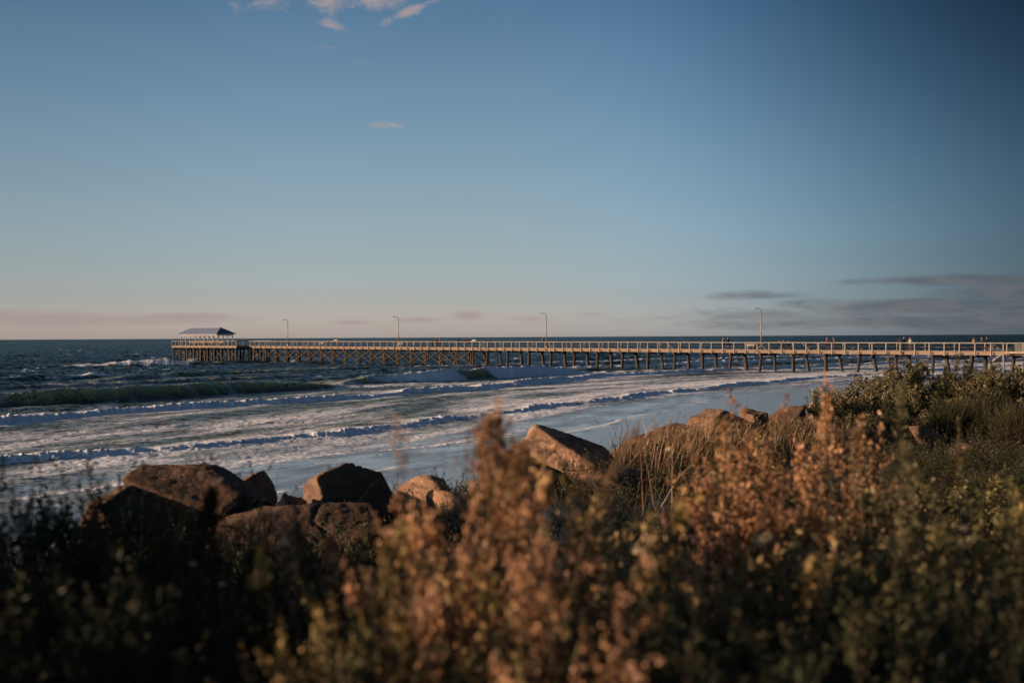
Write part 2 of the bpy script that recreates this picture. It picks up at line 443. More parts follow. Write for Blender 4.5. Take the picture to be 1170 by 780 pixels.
    vs = t.n('ShaderNodeMapping'); vs.inputs['Scale'].default_value = (.35, 1, 1); t.l(v, vs.inputs[0]); vs = vs.outputs[0]
    n1 = t.noise(1.3, 8, .72, vs, .5); n2 = t.noise(7.0, 5, .7, v, .6)
    pat = t.math('ADD', t.math('MULTIPLY', n1, .62), t.math('MULTIPLY', n2, .38))
    thr = t.math('SUBTRACT', .80, t.math('MULTIPLY', fa, .62))
    ff = t.remap(pat, t.math('SUBTRACT', thr, .12), t.math('ADD', thr, .16))
    deep = t.mix(t.noise(.02, 3, .5, v), (.004, .016, .021), (.007, .026, .028))
    wc = t.mix(tu, deep, (.36, .35, .16))  # olive stands in for light through thin crests; also murky surf water
    wc = t.mix(t.math('MULTIPLY', sh, .9), wc, t.mix(t.noise(.35, 4, .6, vs), (.11, .10, .09), (.23, .205, .175)))
    wc = t.mix(t.remap(fa, .2, .8, 0, .75), wc, (.17, .185, .18))
    h = t.math('ADD', t.math('MULTIPLY', t.noise(.55, 6, .62, vs, .5), 1.0), t.math('MULTIPLY', t.noise(3.0, 4, .6, v), .22))
    hs = t.math('MULTIPLY', h, t.math('SUBTRACT', 1.0, t.math('MULTIPLY', sh, .9)))
    water = t.bsdf(wc, t.math('SUBTRACT', .33, t.math('MULTIPLY', sh, t.remap(t.noise(.5, 4, .6, vs), .35, .65, .06, .24))), .30, ior=1.33)
    def vn(sc_, vec):
        nd = t.n('ShaderNodeTexNoise'); nd.inputs['Scale'].default_value = sc_; nd.inputs['Detail'].default_value = 3
        t.l(vec, nd.inputs['Vector']); q = t.n('ShaderNodeVectorMath', operation='SUBTRACT'); t.l(nd.outputs['Color'], q.inputs[0]); q.inputs[1].default_value = (.5, .5, .5); return q.outputs[0]
    q = t.n('ShaderNodeVectorMath', operation='ADD'); t.l(vn(.8, t.pos()), q.inputs[0]); t.l(vn(4.0, t.pos()), q.inputs[1])
    q2 = t.n('ShaderNodeVectorMath', operation='MULTIPLY'); t.l(q.outputs[0], q2.inputs[0]); q2.inputs[1].default_value = (1, 1, 0)
    q3 = t.n('ShaderNodeVectorMath', operation='SCALE'); t.l(q2.outputs[0], q3.inputs[0])
    t.l(t.math('MULTIPLY', t.math('SUBTRACT', 1.0, t.math('MULTIPLY', sh, .975)), 4.2), q3.inputs['Scale'])
    q4 = t.n('ShaderNodeVectorMath', operation='ADD'); t.l(q3.outputs[0], q4.inputs[0]); t.l(t.n('ShaderNodeNewGeometry').outputs['Normal'], q4.inputs[1])
    q5 = t.n('ShaderNodeVectorMath', operation='NORMALIZE'); t.l(q4.outputs[0], q5.inputs[0]); t.l(q5.outputs[0], water.inputs['Normal'])
    fh = t.math('ADD', t.math('MULTIPLY', n1, 1.0), t.math('MULTIPLY', n2, .5))
    foamb = t.bsdf(t.mix(n2, (.64, .67, .72), (.86, .89, .93)), .8, .2, fh, .45, .10)
    mx = t.n('ShaderNodeMixShader'); t.l(ff, mx.inputs[0]); t.l(water.outputs[0], mx.inputs[1]); t.l(foamb.outputs[0], mx.inputs[2])
    mat = t.done(mx)
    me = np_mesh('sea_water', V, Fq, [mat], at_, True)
    o = bpy.data.objects.new('sea', me); COL.objects.link(o)
    tag(o, kind='structure')
build_sea()

# ------------------------------------------------------------------ the jetty
U = Vector((.6459, -.7634, 0)); N = Vector((.7634, .6459, 0)); S0 = Vector((-84.5, 356.5, 0))
def P(s, a, z=0.0): return S0 + U * s + N * a + Vector((0, 0, z))
def rail_z(s): return 4.56 - .52 * min(max(s, 0), 240) / 235
def deck_z(s): return rail_z(s) - 1.08
def pxof(p): return 585 + F * p.x / p.y
def solve(fn, target, lo, hi):
    a, b = lo, hi
    for _ in range(60):
        m = (a + b) / 2
        if (fn(m) - target) * (fn(a) - target) > 0: a = m
        else: b = m
    return (a + b) / 2
WID = 3.7
HEAD_A = -3.0; HEAD_B = 6.2
sH0 = solve(lambda s: pxof(P(s, HEAD_A)), 196.5, -60, 60)
sH1 = solve(lambda s: pxof(P(s, HEAD_A)), 270.5, 0, 90)
S_END = 280.0
jetty = empty('jetty', P(0, 0, 0))
tag(jetty, 'long timber jetty on raked piles with a pale rail, running out into the sea', 'jetty')
def seg_s(s0, s1, step):
    n = max(1, int(round((s1 - s0) / step))); return [s0 + (s1 - s0) * i / n for i in range(n + 1)]
# decks
mb = MB(); ss = seg_s(sH1, S_END, 12)
for a, b in zip(ss[:-1], ss[1:]):
    mb.beam(P(a, WID / 2, deck_z(a) - .06), P(b, WID / 2, deck_z(b) - .06), WID - .1, .12)
mb.build('deck', M['deck_timber'], jetty)
mb = MB(); mb.beam(P(sH0, (HEAD_A + HEAD_B) / 2, deck_z(8) - .06), P(sH1 - .01, (HEAD_A + HEAD_B) / 2, deck_z(8) - .06), HEAD_B - HEAD_A - .1, .12)
o = mb.build('deck', M['deck_timber'], jetty); o['label'] = 'wider deck platform at the sea end'
zH = deck_z(8)
# fascia boards, one per side
def fascia(pts, name='fascia'):
    mb = MB()
    for (p, q) in pts:
        mb.beam(p + Vector((0, 0, -.26)), q + Vector((0, 0, -.26)), .07, .46)
        mb.beam(p + Vector((0, 0, -.0)), q + Vector((0, 0, .0)), .13, .05)
    return mb.build(name, M['fascia_timber'], jetty)
for a_ in (0, WID):
    fascia([(P(s, a_, deck_z(s)), P(e, a_, deck_z(e))) for s, e in zip(ss[:-1], ss[1:])])
fascia([(P(sH0, HEAD_A, zH), P(sH1, HEAD_A, zH))]); fascia([(P(sH0, HEAD_B, zH), P(sH1, HEAD_B, zH))])
fascia([(P(sH0, HEAD_A, zH), P(sH0, HEAD_B, zH))]); fascia([(P(sH1, HEAD_A, zH), P(sH1, -.05, zH))])
# longitudinal bearers under the deck
for a_ in (.45, WID - .45):
    mb = MB()
    for s, e in zip(ss[:-1], ss[1:]):
        mb.beam(P(s, a_, deck_z(s) - .32), P(e, a_, deck_z(e) - .32), .2, .36)
    mb.build('bearer', M['old_timber'], jetty)
# top rails
def handrail(pts):
    mb = MB()
    for p, q in pts:
        mb.beam(p + Vector((0, 0, 1.08)), q + Vector((0, 0, 1.08)), .20, .10)
    return mb.build('handrail', M['rail_timber'], jetty)
for a_ in (-.06, WID + .06):
    handrail([(P(s, a_, deck_z(s)), P(e, a_, deck_z(e))) for s, e in zip(ss[:-1], ss[1:])])
handrail([(P(sH0, HEAD_A, zH), P(sH1, HEAD_A, zH))]); handrail([(P(sH0, HEAD_B, zH), P(sH1, HEAD_B, zH))])
handrail([(P(sH0, HEAD_A, zH), P(sH0, HEAD_B, zH))]); handrail([(P(sH1, HEAD_A, zH), P(sH1, -.2, zH))])
def wire(pts, zz):
    mb = MB()
    for p, q in pts: mb.beam(p + Vector((0, 0, zz)), q + Vector((0, 0, zz)), .02, .022)
    mb.build('rail_wire', M['old_timber'], jetty)
for a_ in (0, WID):
    for zz in (.56,): wire([(P(s, a_, deck_z(s)), P(e, a_, deck_z(e))) for s, e in zip(ss[:-1], ss[1:])], zz)
# posts: outside of the fascia, down to its lower edge
POST = 2.28
posts = []
s = S_END - 1.0
while s > sH1 + .3:
    posts.append((s, -.06, -.62)); s -= POST
near = list(posts)
s = S_END - 1.9
while s > sH1 + .3:
    posts.append((s, WID + .06, -.10)); s -= POST * 2
hp = [(s, HEAD_A - .04, -.5) for s in seg_s(sH0 + .1, sH1 - .1, 1.9)]
def post_mb(mb, s, a, low, w=.16):
    z = deck_z(s) if s > sH1 else zH
    mb.beam(P(s, a, z + low), P(s, a, z + 1.05), w, w, up=tuple(N))
nprt = 0
for (s, a, low) in near[:86]:
    mb = MB(); post_mb(mb, s, a, low); mb.build('rail_post', M['rail_timber'], jetty); nprt += 1
mb = MB()
for (s, a, low) in near[86:] + posts[len(near):]: post_mb(mb, s, a, low, .13)
for (s, a, low) in hp + [(s, HEAD_B, low) for s, a, low in hp[::2]]: post_mb(mb, s, a, low, .15)
for a in np.arange(HEAD_A + 1, HEAD_B, 1.9): post_mb(mb, sH0, a, -.5, .15)
o = mb.build('rail_posts', M['rail_timber'], jetty); o['kind'] = 'stuff'
# dark bearer ends by each near post
mb = MB()
for (s, a, low) in near: mb.beam(P(s + .42, -.09, deck_z(s) - .30), P(s + .42, .3, deck_z(s) - .30), .24, .34)
o = mb.build('bearer_ends', M['old_timber'], jetty); o['kind'] = 'stuff'
# lighter toe board blocks
# bents: crosshead + two raked piles
bents = []; s = S_END - 3.2
while s > sH1 + 1: bents.append(s); s -= (5.9 if s > 125 else 4.7)
def pile(s, a_top, a_bot, zt, r=.2, ds=0.0):
    p1 = P(s, a_top, zt); x, y = P(s + ds, a_bot)[:2]
    zb = min(gz(x, y) - .8, -1.2) if TW(x, y)[1] > -6 else gz(x, y) - .8
    m_ = MB(); m_.tube([(x, y, zb), tuple(P(s + ds * .45, (a_top + a_bot) / 2, (zt + zb) / 2)), tuple(p1)], [r * 1.12, r * 1.05, r * .95], 9)
    return m_
rp = random.Random(5)
npile = 0; rest = MB()
for i, s in enumerate(bents):
    zt = deck_z(s) - .62
    mb = MB(); mb.beam(P(s, -.15, zt - .02), P(s, WID + .15, zt - .02), .30, .34)
    mb.build('crossbeam', M['old_timber'], jetty)
    # small corbels
    for a_top, a_bot in ((.35, -.1 - rp.uniform(0, .5)), (WID - .35, WID + .1 + rp.uniform(0, .6))):
        m_ = pile(s, a_top, a_bot, zt, .235 + rp.uniform(-.03, .06), rp.uniform(-.55, .55))
        if npile < 72: m_.build('pile', M['pile_timber'], jetty, smooth=True); npile += 1
        else: rest.add(m_.v, m_.f)
# doubled piles where the photo shows pairs, and cross braces on the seaward half
s_brace0 = solve(lambda s: pxof(P(s, 0)), 543, 0, 200)
for i, s in enumerate(bents[:-1]):
    if s < s_brace0 + 1:
        s2 = bents[i + 1]
        for a_ in (.1,):
            mb = MB(); z1 = deck_z(s) - .75; z0 = .35
            mb.beam(P(s, a_ - .1, z1), P(s2, a_ - .35, z0), .11, .22, up=tuple(N))
            mb.beam(P(s, a_ - .35, z0), P(s2, a_ - .1, z1), .11, .22, up=tuple(N))
            mb.build('cross_brace', M['old_timber'], jetty)
        mb = MB(); mb.beam(P(s, 0, deck_z(s) - .8), P(s, WID, .4), .2, .1); mb.beam(P(s, 0, .4), P(s, WID, deck_z(s) - .8), .2, .1)
        mb.build('sway_brace', M['old_timber'], jetty)
        # a doubling pile
        m_ = pile(s + .75, .2, -.55, deck_z(s) - .5, .18, .35)
        if npile < 94: m_.build('pile', M['pile_timber'], jetty, smooth=True); npile += 1
        else: rest.add(m_.v, m_.f)
hs = seg_s(sH0 + .6, sH1 - .6, 3.6)
for i, s in enumerate(hs):
    mb = MB(); mb.beam(P(s, HEAD_A - .05, zH - .66), P(s, HEAD_B, zH - .66), .3, .36); mb.build('crossbeam', M['old_timber'], jetty)
    for a in (HEAD_A + .3, HEAD_A + 3.2, HEAD_A + 6, HEAD_B - .3):
        m_ = pile(s + rp.uniform(-.3, .3), a, a + rp.uniform(-.5, .3), zH - .8, .23, rp.uniform(-.7, .7))
        rest.add(m_.v, m_.f)
    if i < len(hs) - 1 and i % 1 == 0:
        mb = MB(); s2 = hs[i + 1]
        mb.beam(P(s, HEAD_A + .6, zH - .8), P(s2, HEAD_A + .4, .4), .11, .2, up=tuple(N)); mb.beam(P(s, HEAD_A + .4, .4), P(s2, HEAD_A + .6, zH - .8), .11, .2, up=tuple(N))
        mb.build('cross_brace', M['old_timber'], jetty)
o = rest.build('piles', M['pile_timber'], jetty, smooth=True); o['kind'] = 'stuff'
# diagonal stays in the rail beside lamps and landings
def s_at(px, a=0.0): return solve(lambda s: pxof(P(s, a)), px, -30, 262)
for px, w_ in ((548, 2.0), (553, -2.0), (627, 1.6), (762, 2.2), (868, 1.8), (873, -1.8), (917, 1.8), (354, -2.4)):
    s = s_at(px); mb = MB()
    mb.beam(P(s, -.1, deck_z(s) + 1.0), P(s + w_, -.1, deck_z(s) - .3), .06, .12, up=tuple(N))
    mb.build('rail_stay', M['rail_timber'], jetty)
# solid dark boards in the rail by the shore end
sA, sB = s_at(1158), s_at(1185)
mb = MB()
for k in range(4): mb.beam(P(sA, -.02, deck_z(sA) + .12 + k * .24), P(sB, -.02, deck_z(sB) + .12 + k * .24), .04, .21)
o = mb.build('infill_panel', M['dark_panel'], jetty); o['label'] = 'dark boarded panel in the rail by the stairs'
# stair down to the beach at the shore end, by the boarded panel
st = empty('jetty_landing', (0, 0, 0))
COL.objects.unlink(st); bpy.data.objects.remove(st)
mb = MB(); s = s_at(1152); mb.beam(P(s, -1.15, gz(*P(s, -1.15)[:2]) - .5), P(s, -1.15, deck_z(s) + 1.1), .16, .16, up=tuple(N))
o = mb.build('stair_post', M['rail_timber'], jetty)
mb = MB(); mb.beam(P(s, -1.15, deck_z(s) - .1), P(s + 3.5, -1.15, deck_z(s) - .1), .08, .25); mb.beam(P(s, -.6, deck_z(s) - .03), P(s + 3.5, -.6, deck_z(s) - .03), 1.1, .06)
mb.build('stair_landing', M['deck_timber'], jetty)
mb = MB()
for k in range(5): mb.beam(P(s - .3 - k * .28, -.6, deck_z(s) - .2 - k * .2), P(s - .05 - k * .28, -.6, deck_z(s) - .2 - k * .2), 1.0, .05)
mb.beam(P(s, -1.1, deck_z(s) - .1), P(s - 1.6, -1.1, deck_z(s) - 1.2), .06, .22); mb.build('stair', M['rail_timber'], jetty)

# ---- shelter on the head
SA = -1.5
s1 = s_at(247.5, SA); s0 = s_at(203.5, SA)
SW = solve(lambda a: pxof(P(s1, SA + a)), 269.5, .1, 20)
shelter = empty('shelter', P((s0 + s1) / 2, SA + SW / 2, zH))
tag(shelter, 'open shelter with a blue grey hipped metal roof on the sea end of the jetty', 'shelter')
ez, rz_ = 6.28, 7.75
inset = SW * .52
c = [P(s0, SA, ez), P(s1, SA, ez), P(s1, SA + SW, ez), P(s0, SA + SW, ez), P(s0 + inset, SA + SW / 2, rz_), P(s1 - inset, SA + SW / 2, rz_)]
lowc = [p + Vector((0, 0, -.12)) for p in c[:4]]
mb = MB(); mb.add(c + lowc, [(0, 1, 5, 4), (1, 2, 5), (2, 3, 4, 5), (3, 0, 4), (0, 6, 7, 1), (1, 7, 8, 2), (2, 8, 9, 3), (3, 9, 6, 0), (9, 8, 7, 6)])
roof = mb.build('roof', M['roof_metal'], shelter)
mb = MB()
mb.beam(c[4] + Vector((0, 0, .05)), c[5] + Vector((0, 0, .05)), .25, .1)
for a, b in ((0, 4), (1, 5), (2, 5), (3, 4)): mb.beam(c[a] + Vector((0, 0, .03)), c[b] + Vector((0, 0, .06)), .2, .06)
mb.build('ridge_capping', M['roof_metal'], roof)
mb = MB()
for a, b in ((0, 1), (1, 2), (2, 3), (3, 0)):
    d = (c[b] - c[a]).normalized() * .5; inn = (P((s0 + s1) / 2, SA + SW / 2, ez) - (c[a] + c[b]) / 2).normalized() * .5
    mb.beam(c[a] + d + inn + Vector((0, 0, -.28)), c[b] - d + inn + Vector((0, 0, -.28)), .1, .24)
mb.build('eaves_beam', M['cream_paint'], shelter)
for a_ in (SA + .55, SA + SW - .55):
    for s in seg_s(s0 + .6, s1 - .6, 2.4):
        mb = MB(); mb.beam(P(s, a_, zH), P(s, a_, ez - .42), .14, .14, up=tuple(N)); mb.build('post', M['cream_paint'], shelter)
        mb = None
for s in seg_s(s0 + 2, s1 - 2, 3.2):
    b = empty('bench_seat', (0, 0, 0)); bpy.data.objects.remove(b)
ns = seg_s(s0 + 1.0, s1 - 1.0, 4.6)
for a, b_ in zip(ns[:-1], ns[1:]):
    bn = empty('shelter_bench', P((a + b_) / 2, SA + SW / 2, zH))
    place = {0: 'at its seaward end', 1: 'second from its seaward end', 2: 'second from its shoreward end', 3: 'at its shoreward end'}[ns.index(a)] if len(ns) == 5 else 'number'
    tag(bn, 'brown timber bench under the shelter roof, ' + place, 'bench', 'benches under the shelter')
    mb = MB(); mb.beam(P(a + .3, SA + SW / 2 - .25, zH + .45), P(b_ - .3, SA + SW / 2 - .25, zH + .45), .42, .06); mb.build('seat', M['fascia_timber'], bn)
    mb = MB(); mb.beam(P(a + .3, SA + SW / 2 + .02, zH + .8), P(b_ - .3, SA + SW / 2 + .02, zH + .8), .05, .4); mb.build('backrest', M['fascia_timber'], bn)
    for q in (a + .7, b_ - .7):
        mb = MB(); mb.beam(P(q, SA + SW / 2 - .2, zH), P(q, SA + SW / 2 - .2, zH + .42), .1, .3); mb.beam(P(q, SA + SW / 2 + .08, zH), P(q, SA + SW / 2 + .06, zH + .95), .08, .08); mb.build('leg', M['old_timber'], bn)

# ---- lamps
LAMPS = [(329.5, 'farthest lamp pole, standing on the jetty nearest the shelter'), (456, 'second lamp pole from the shelter on the jetty'),
         (625, 'third lamp pole from the shelter, above the middle of the jetty'), (870.5, 'nearest and tallest looking lamp pole, on the shoreward part of the jetty')]
for px, lab in LAMPS:
    s = s_at(px, WID - .05); zz = deck_z(s)
    lp = empty('lamp_post', P(s, WID - .05, zz)); tag(lp, lab, 'lamp post', 'lamp posts along the jetty')
    mb = MB(); mb.tube([P(s, WID - .2, zz), P(s, WID - .2, zz + 3), P(s, WID - .2, 9.15)], [.10, .085, .06], 8); mb.build('pole', M['lamp_metal'], lp, True)
    mb = MB(); mb.beam(P(s, WID - .2, zz), P(s, WID - .2, zz + .5), .26, .26, up=tuple(N)); mb.build('base', M['lamp_metal'], lp)
    mb = MB(); mb.tube([P(s, WID - .2, 9.12), P(s - .06, WID - .35, 9.26), P(s - .3, WID - .6, 9.34)], .045, 6); arm = mb.build('arm', M['lamp_metal'], lp, True)
    mb = MB(); q0, q1 = P(s - .28, WID - .58, 9.36), P(s - .62, WID - 1.15, 9.36)
    mb.beam(q0, q1, .16, .12, w1=.3, h1=.1); mb.build('lamp_head', M['lamp_glass'], lp)

# ---- seats and small things on the deck
def jetty_bench(px, label):
    s = s_at(px, .9); zz = deck_z(s)
    b = empty('deck_bench', P(s, .9, zz)); tag(b, label, 'bench', 'benches along the jetty')
    mb = MB(); mb.beam(P(s - .9, .9, zz + .45), P(s + .9, .9, zz + .45), .4, .06); mb.build('seat', M['cream_paint'], b)
    mb = MB(); mb.beam(P(s - .9, 1.14, zz + .8), P(s + .9, 1.14, zz + .8), .05, .34); mb.build('backrest', M['cream_paint'], b)
    for q in (s - .7, s + .7):
        mb = MB(); mb.beam(P(q, .8, zz), P(q, .8, zz + .42), .07, .07); mb.beam(P(q, 1.1, zz), P(q, 1.13, zz + .9), .06, .06); mb.build('leg', M['lamp_metal'], b)
jetty_bench(366, 'pale bench on the jetty deck between the shelter and the second lamp')
jetty_bench(456, 'pale bench on the jetty deck at the foot of the second lamp from the shelter')
jetty_bench(857, 'pale bench on the jetty deck just seaward of the nearest lamp')

# ---- people
def skin_mesh(name, joints, edges, root):
    me = bpy.data.meshes.new(name); me.from_pydata([j[0] for j in joints], edges, []); me.update()
    o = bpy.data.objects.new(name, me); COL.objects.link(o)
    o.modifiers.new('skin', 'SKIN')
    sv = me.skin_vertices[0].data if me.skin_vertices else None
    if sv is None:
        bpy.context.view_layer.objects.active = o; bpy.ops.mesh.customdata_skin_add(); sv = me.skin_vertices[0].data
    for i, j in enumerate(joints):
        r = j[1]; sv[i].radius = (r, r) if not isinstance(r, tuple) else r
        sv[i].use_root = (i == root)
    ss_ = o.modifiers.new('sub', 'SUBSURF'); ss_.levels = 1; ss_.render_levels = 1
    dg = bpy.context.evaluated_depsgraph_get(); dg.update()
    out = bpy.data.meshes.new_from_object(o.evaluated_get(dg))
    bpy.data.objects.remove(o); out.name = name
    return out
def pose(kind):
    """joints: position, radius ; z up, facing +y"""
    J = []; E_ = []
    def j(p, r, par=None):
        J.append((p, r)); k = len(J) - 1
        if par is not None: E_.append((par, k))
        return k
    lean = {'stand': 0, 'walk': .04, 'lean': .28, 'sit': .05}[kind]
    hipz = .92 if kind != 'sit' else .50
    pel = j((0, 0, hipz), (.15, .11))
    wst = j((0, lean * .3, hipz + .18), (.13, .10), pel)
    ch = j((0, lean * .7, hipz + .42), (.165, .11), wst)
    nk = j((0, lean, hipz + .57), .055, ch)
    hd = j((0, lean * 1.15 + .02, hipz + .66), .075, nk); hd2 = j((0, lean * 1.2 + .02, hipz + .78), .085, hd)
    top = j((0, lean * 1.2, hipz + .84), .05, hd2)
    for sx in (-1, 1):
        if kind == 'sit':
            kn = j((sx * .11, .42, hipz - .02), .065, j((sx * .10, .06, hipz - .04), .095, pel)); an = j((sx * .11, .44, .08), .042, kn); j((sx * .12, .58, .045), .04, an)
        else:
            st_ = {'stand': .02, 'walk': .22, 'lean': .05}[kind] * sx
            hp_ = j((sx * .10, 0, hipz - .08), .095, pel)
            kn = j((sx * .105, st_ * .6 + (.05 if kind == 'walk' else 0), .50), .062, hp_)
            an = j((sx * .11, st_, .085 + (.05 if kind == 'walk' and sx < 0 else 0)), .042, kn); j((sx * .125, st_ + .13, .045), .036, an)
        sh = j((sx * .17, lean * .8, hipz + .47), .058, ch)
        if kind == 'lean' or kind == 'sit':
            el = j((sx * .24, lean * .8 + .12, hipz + .22), .042, sh); wr = j((sx * .14, lean * .8 + .36, hipz + .18), .03, el); hn = j((sx * .11, lean * .8 + .44, hipz + .18), .036, wr)
        else:
            sw = -.16 * sx if kind == 'walk' else .04
            el = j((sx * .25, lean * .8 + sw * .4 - .02, hipz + .20), .042, sh); wr = j((sx * .25, lean * .8 + sw + .08, hipz - .02), .03, el); hn = j((sx * .245, lean * .8 + sw + .11, hipz - .11), .034, wr)
    return J, E_, hipz, lean
POSES = {}
for k_ in ('stand', 'walk', 'lean', 'sit'):
    J, E_, hz, ln = pose(k_)
    POSES[k_] = (skin_mesh('person_' + k_, J, E_, 0), hz, ln)
def person(loc, rz, kind, top, legs, label, group, scale=1.0, hair='hair'):
    base, hz, ln = POSES[kind]
    me = base.copy(); me.materials.clear()
    for m_ in ('skin', 'cloth_' + top, 'cloth_' + legs, 'hair'): me.materials.append(M[m_])
    for p in me.polygons:
        c_ = p.center; z = c_.z
        if z > hz + .58: mi = 3 if (z > hz + .76 or c_.y < ln * 1.15 - .03) else 0
        elif z > hz - .01 or (abs(c_.x) > .2 and z > hz - .06): mi = 1
        elif abs(c_.x) > .2 and z < hz - .06 and kind in ('stand', 'walk'): mi = 0
        elif z < .09: mi = 3
        else: mi = 2
        p.material_index = mi; p.use_smooth = True
    o = bpy.data.objects.new('person', me); COL.objects.link(o)
    o.location = loc; o.rotation_euler = (0, 0, rz); o.scale = (scale,) * 3
    tag(o, label, 'person', group)
    # hair
    hb = bpy.data.meshes.new('hair')
    vs = []; fs = []
    nr, nc = 5, 10
    for i in range(nr):
        ph = i / (nr - 1) * 1.75
        for k in range(nc):
            th = 2 * math.pi * k / nc
            r = .098 * math.sin(ph) + .002
            back = .03 * max(0, -math.sin(th)) * (i / nr)
            vs.append((r * math.cos(th), r * math.sin(th) * 1.12 + ln * 1.18 - .005 - back, hz + .79 + .098 * math.cos(ph)))
    for i in range(nr - 1):
        for k in range(nc):
            if i >= 2 and .15 < (k + .5) / nc < .35: continue
            fs.append((i * nc + k, i * nc + (k + 1) % nc, (i + 1) * nc + (k + 1) % nc, (i + 1) * nc + k))
    hb.from_pydata(vs, [], fs); hb.materials.append(M['hair']); h = bpy.data.objects.new('hair', hb); COL.objects.link(h); h.parent = o
    return o
UA = math.atan2(U.y, U.x) - math.pi / 2      # facing the shore
G1 = 'people on the jetty'
PPL = [
    (494, 1.2, 'stand', 'dark', 'dark', 'person in dark clothes, leftmost of the three standing past the second lamp', UA + 1.2),
    (499.5, 1.6, 'walk', 'dark', 'navy', 'person in dark clothes, middle one of the three past the second lamp', UA),
    (503, 1.0, 'stand', 'brown', 'dark', 'person in brown top, right one of the three past the second lamp', UA - 1.2),
    (523.5, 1.2, 'stand', 'dark', 'dark', 'person in dark clothes standing alone between two groups on the jetty', UA + 2.4),
    (530.5, 1.6, 'walk', 'navy', 'dark', 'person in navy top walking just left of the person by the pale box', UA),
    (536, 1.1, 'walk', 'dark', 'dark', 'person in dark clothes walking just left of the pale box on the jetty', UA),
    (621.8, 1.3, 'lean', 'tan', 'dark', 'person in a tan top leaning beside the third lamp pole', UA + 3.6),
    (827, 1.2, 'walk', 'pink', 'denim', 'person in a pink top walking between the third lamp and the nearest lamp', UA + math.pi),
    (833.5, 1.9, 'lean', 'dark', 'dark', 'person in dark clothes bent forward beside the one in pink', UA + math.pi),
    (890.5, 1.4, 'sit', 'dark', 'navy', 'person sitting low, leftmost of three just right of the nearest lamp', UA - 1.5),
    (895.5, 1.4, 'sit', 'navy', 'dark', 'person sitting low, middle of three just right of the nearest lamp', UA - 1.6),
    (901, 1.4, 'sit', 'dark', 'dark', 'person sitting low, right one of three just right of the nearest lamp', UA - 1.3),
    (945, 1.3, 'stand', 'red', 'dark', 'person in a dark red top standing at the rail beside a stooping one', UA - 1.4),
    (954.5, 1.3, 'lean', 'grey', 'navy', 'person in a grey top stooping over the rail beside one in dark red', UA - 1.7),
    (1028, 1.2, 'stand', 'dark', 'dark', 'taller person in dark clothes left of the one in a pale top', UA + 1.7),
    (1032.5, 1.9, 'walk', 'navy', 'dark', 'person in navy clothes right behind the taller dark figure', UA),
    (1040, 1.3, 'stand', 'pale', 'tan', 'person in a pale top standing to the right of a dark pair', UA - 1.2),
    (1112.5, 1.3, 'stand', 'tan', 'dark', 'person in a tan top, leftmost of the group above the right hand shrubs', UA + 1.3),
    (1122, 1.1, 'stand', 'dark', 'dark', 'person in dark clothes in the middle of the group above the shrubs', UA - 1.4),
    (1127.5, 1.6, 'stand', 'dark', 'navy', 'person in dark clothes standing right beside the parked bicycle', UA + .4),
]
for i, (px, a, kind, top, legs, lab, rz) in enumerate(PPL):
    s = s_at(px, a)
    person(P(s, a, deck_z(s) + .002), rz, kind, top, legs, lab, G1, random.Random(i).uniform(1.02, 1.10))
    if kind == 'sit':
        st_ = empty('stool', P(s, a, deck_z(s)), UA)
        tag(st_, {890.5: 'small folding stool under the leftmost seated person', 895.5: 'small folding stool under the middle seated person', 901: 'small folding stool under the right seated person'}[px], 'stool', 'folding stools by the nearest lamp')
        mb = MB(); mb.beam(P(s, a - .18, deck_z(s) + .38), P(s, a + .18, deck_z(s) + .38), .36, .04)
        mb.beam(P(s - .12, a, deck_z(s)), P(s + .12, a, deck_z(s) + .36), .03, .3); mb.beam(P(s + .12, a, deck_z(s)), P(s - .12, a, deck_z(s) + .36), .03, .3)
        ob = mb.build('stool_frame', M['cloth_grey'], None); ob.parent = st_; ob.matrix_parent_inverse = (Matrix.Translation(st_.location) @ Matrix.Rotation(UA, 4, 'Z')).inverted()
# pale box on the deck rail
def pale_box(px, a, label):
    s = s_at(px, a); z = deck_z(s)
    b = empty('bait_table', P(s, a, z)); tag(b, label, 'bait table', 'fish cleaning tables on the jetty')
    mb = MB(); mb.beam(P(s - .55, a, z + 1.2), P(s + .55, a, z + 1.2), .6, .06); mb.build('table_top', M['cream_paint'], b)
    mb = MB(); mb.beam(P(s - .55, a + .32, z + 1.34), P(s + .55, a + .32, z + 1.34), .04, .3); mb.build('splash_board', M['cream_paint'], b)
    for q in (-.45, .45):
        for r in (-.24, .24):
            mb = MB(); mb.beam(P(s + q, a + r, z), P(s + q, a + r, z + 1.17), .07, .07); mb.build('leg', M['cream_paint'], b)
pale_box(540, .5, 'pale table at the rail beside the walking people in the jetty middle')
pale_box(382, .5, 'pale table at the rail between the first and second lamps')
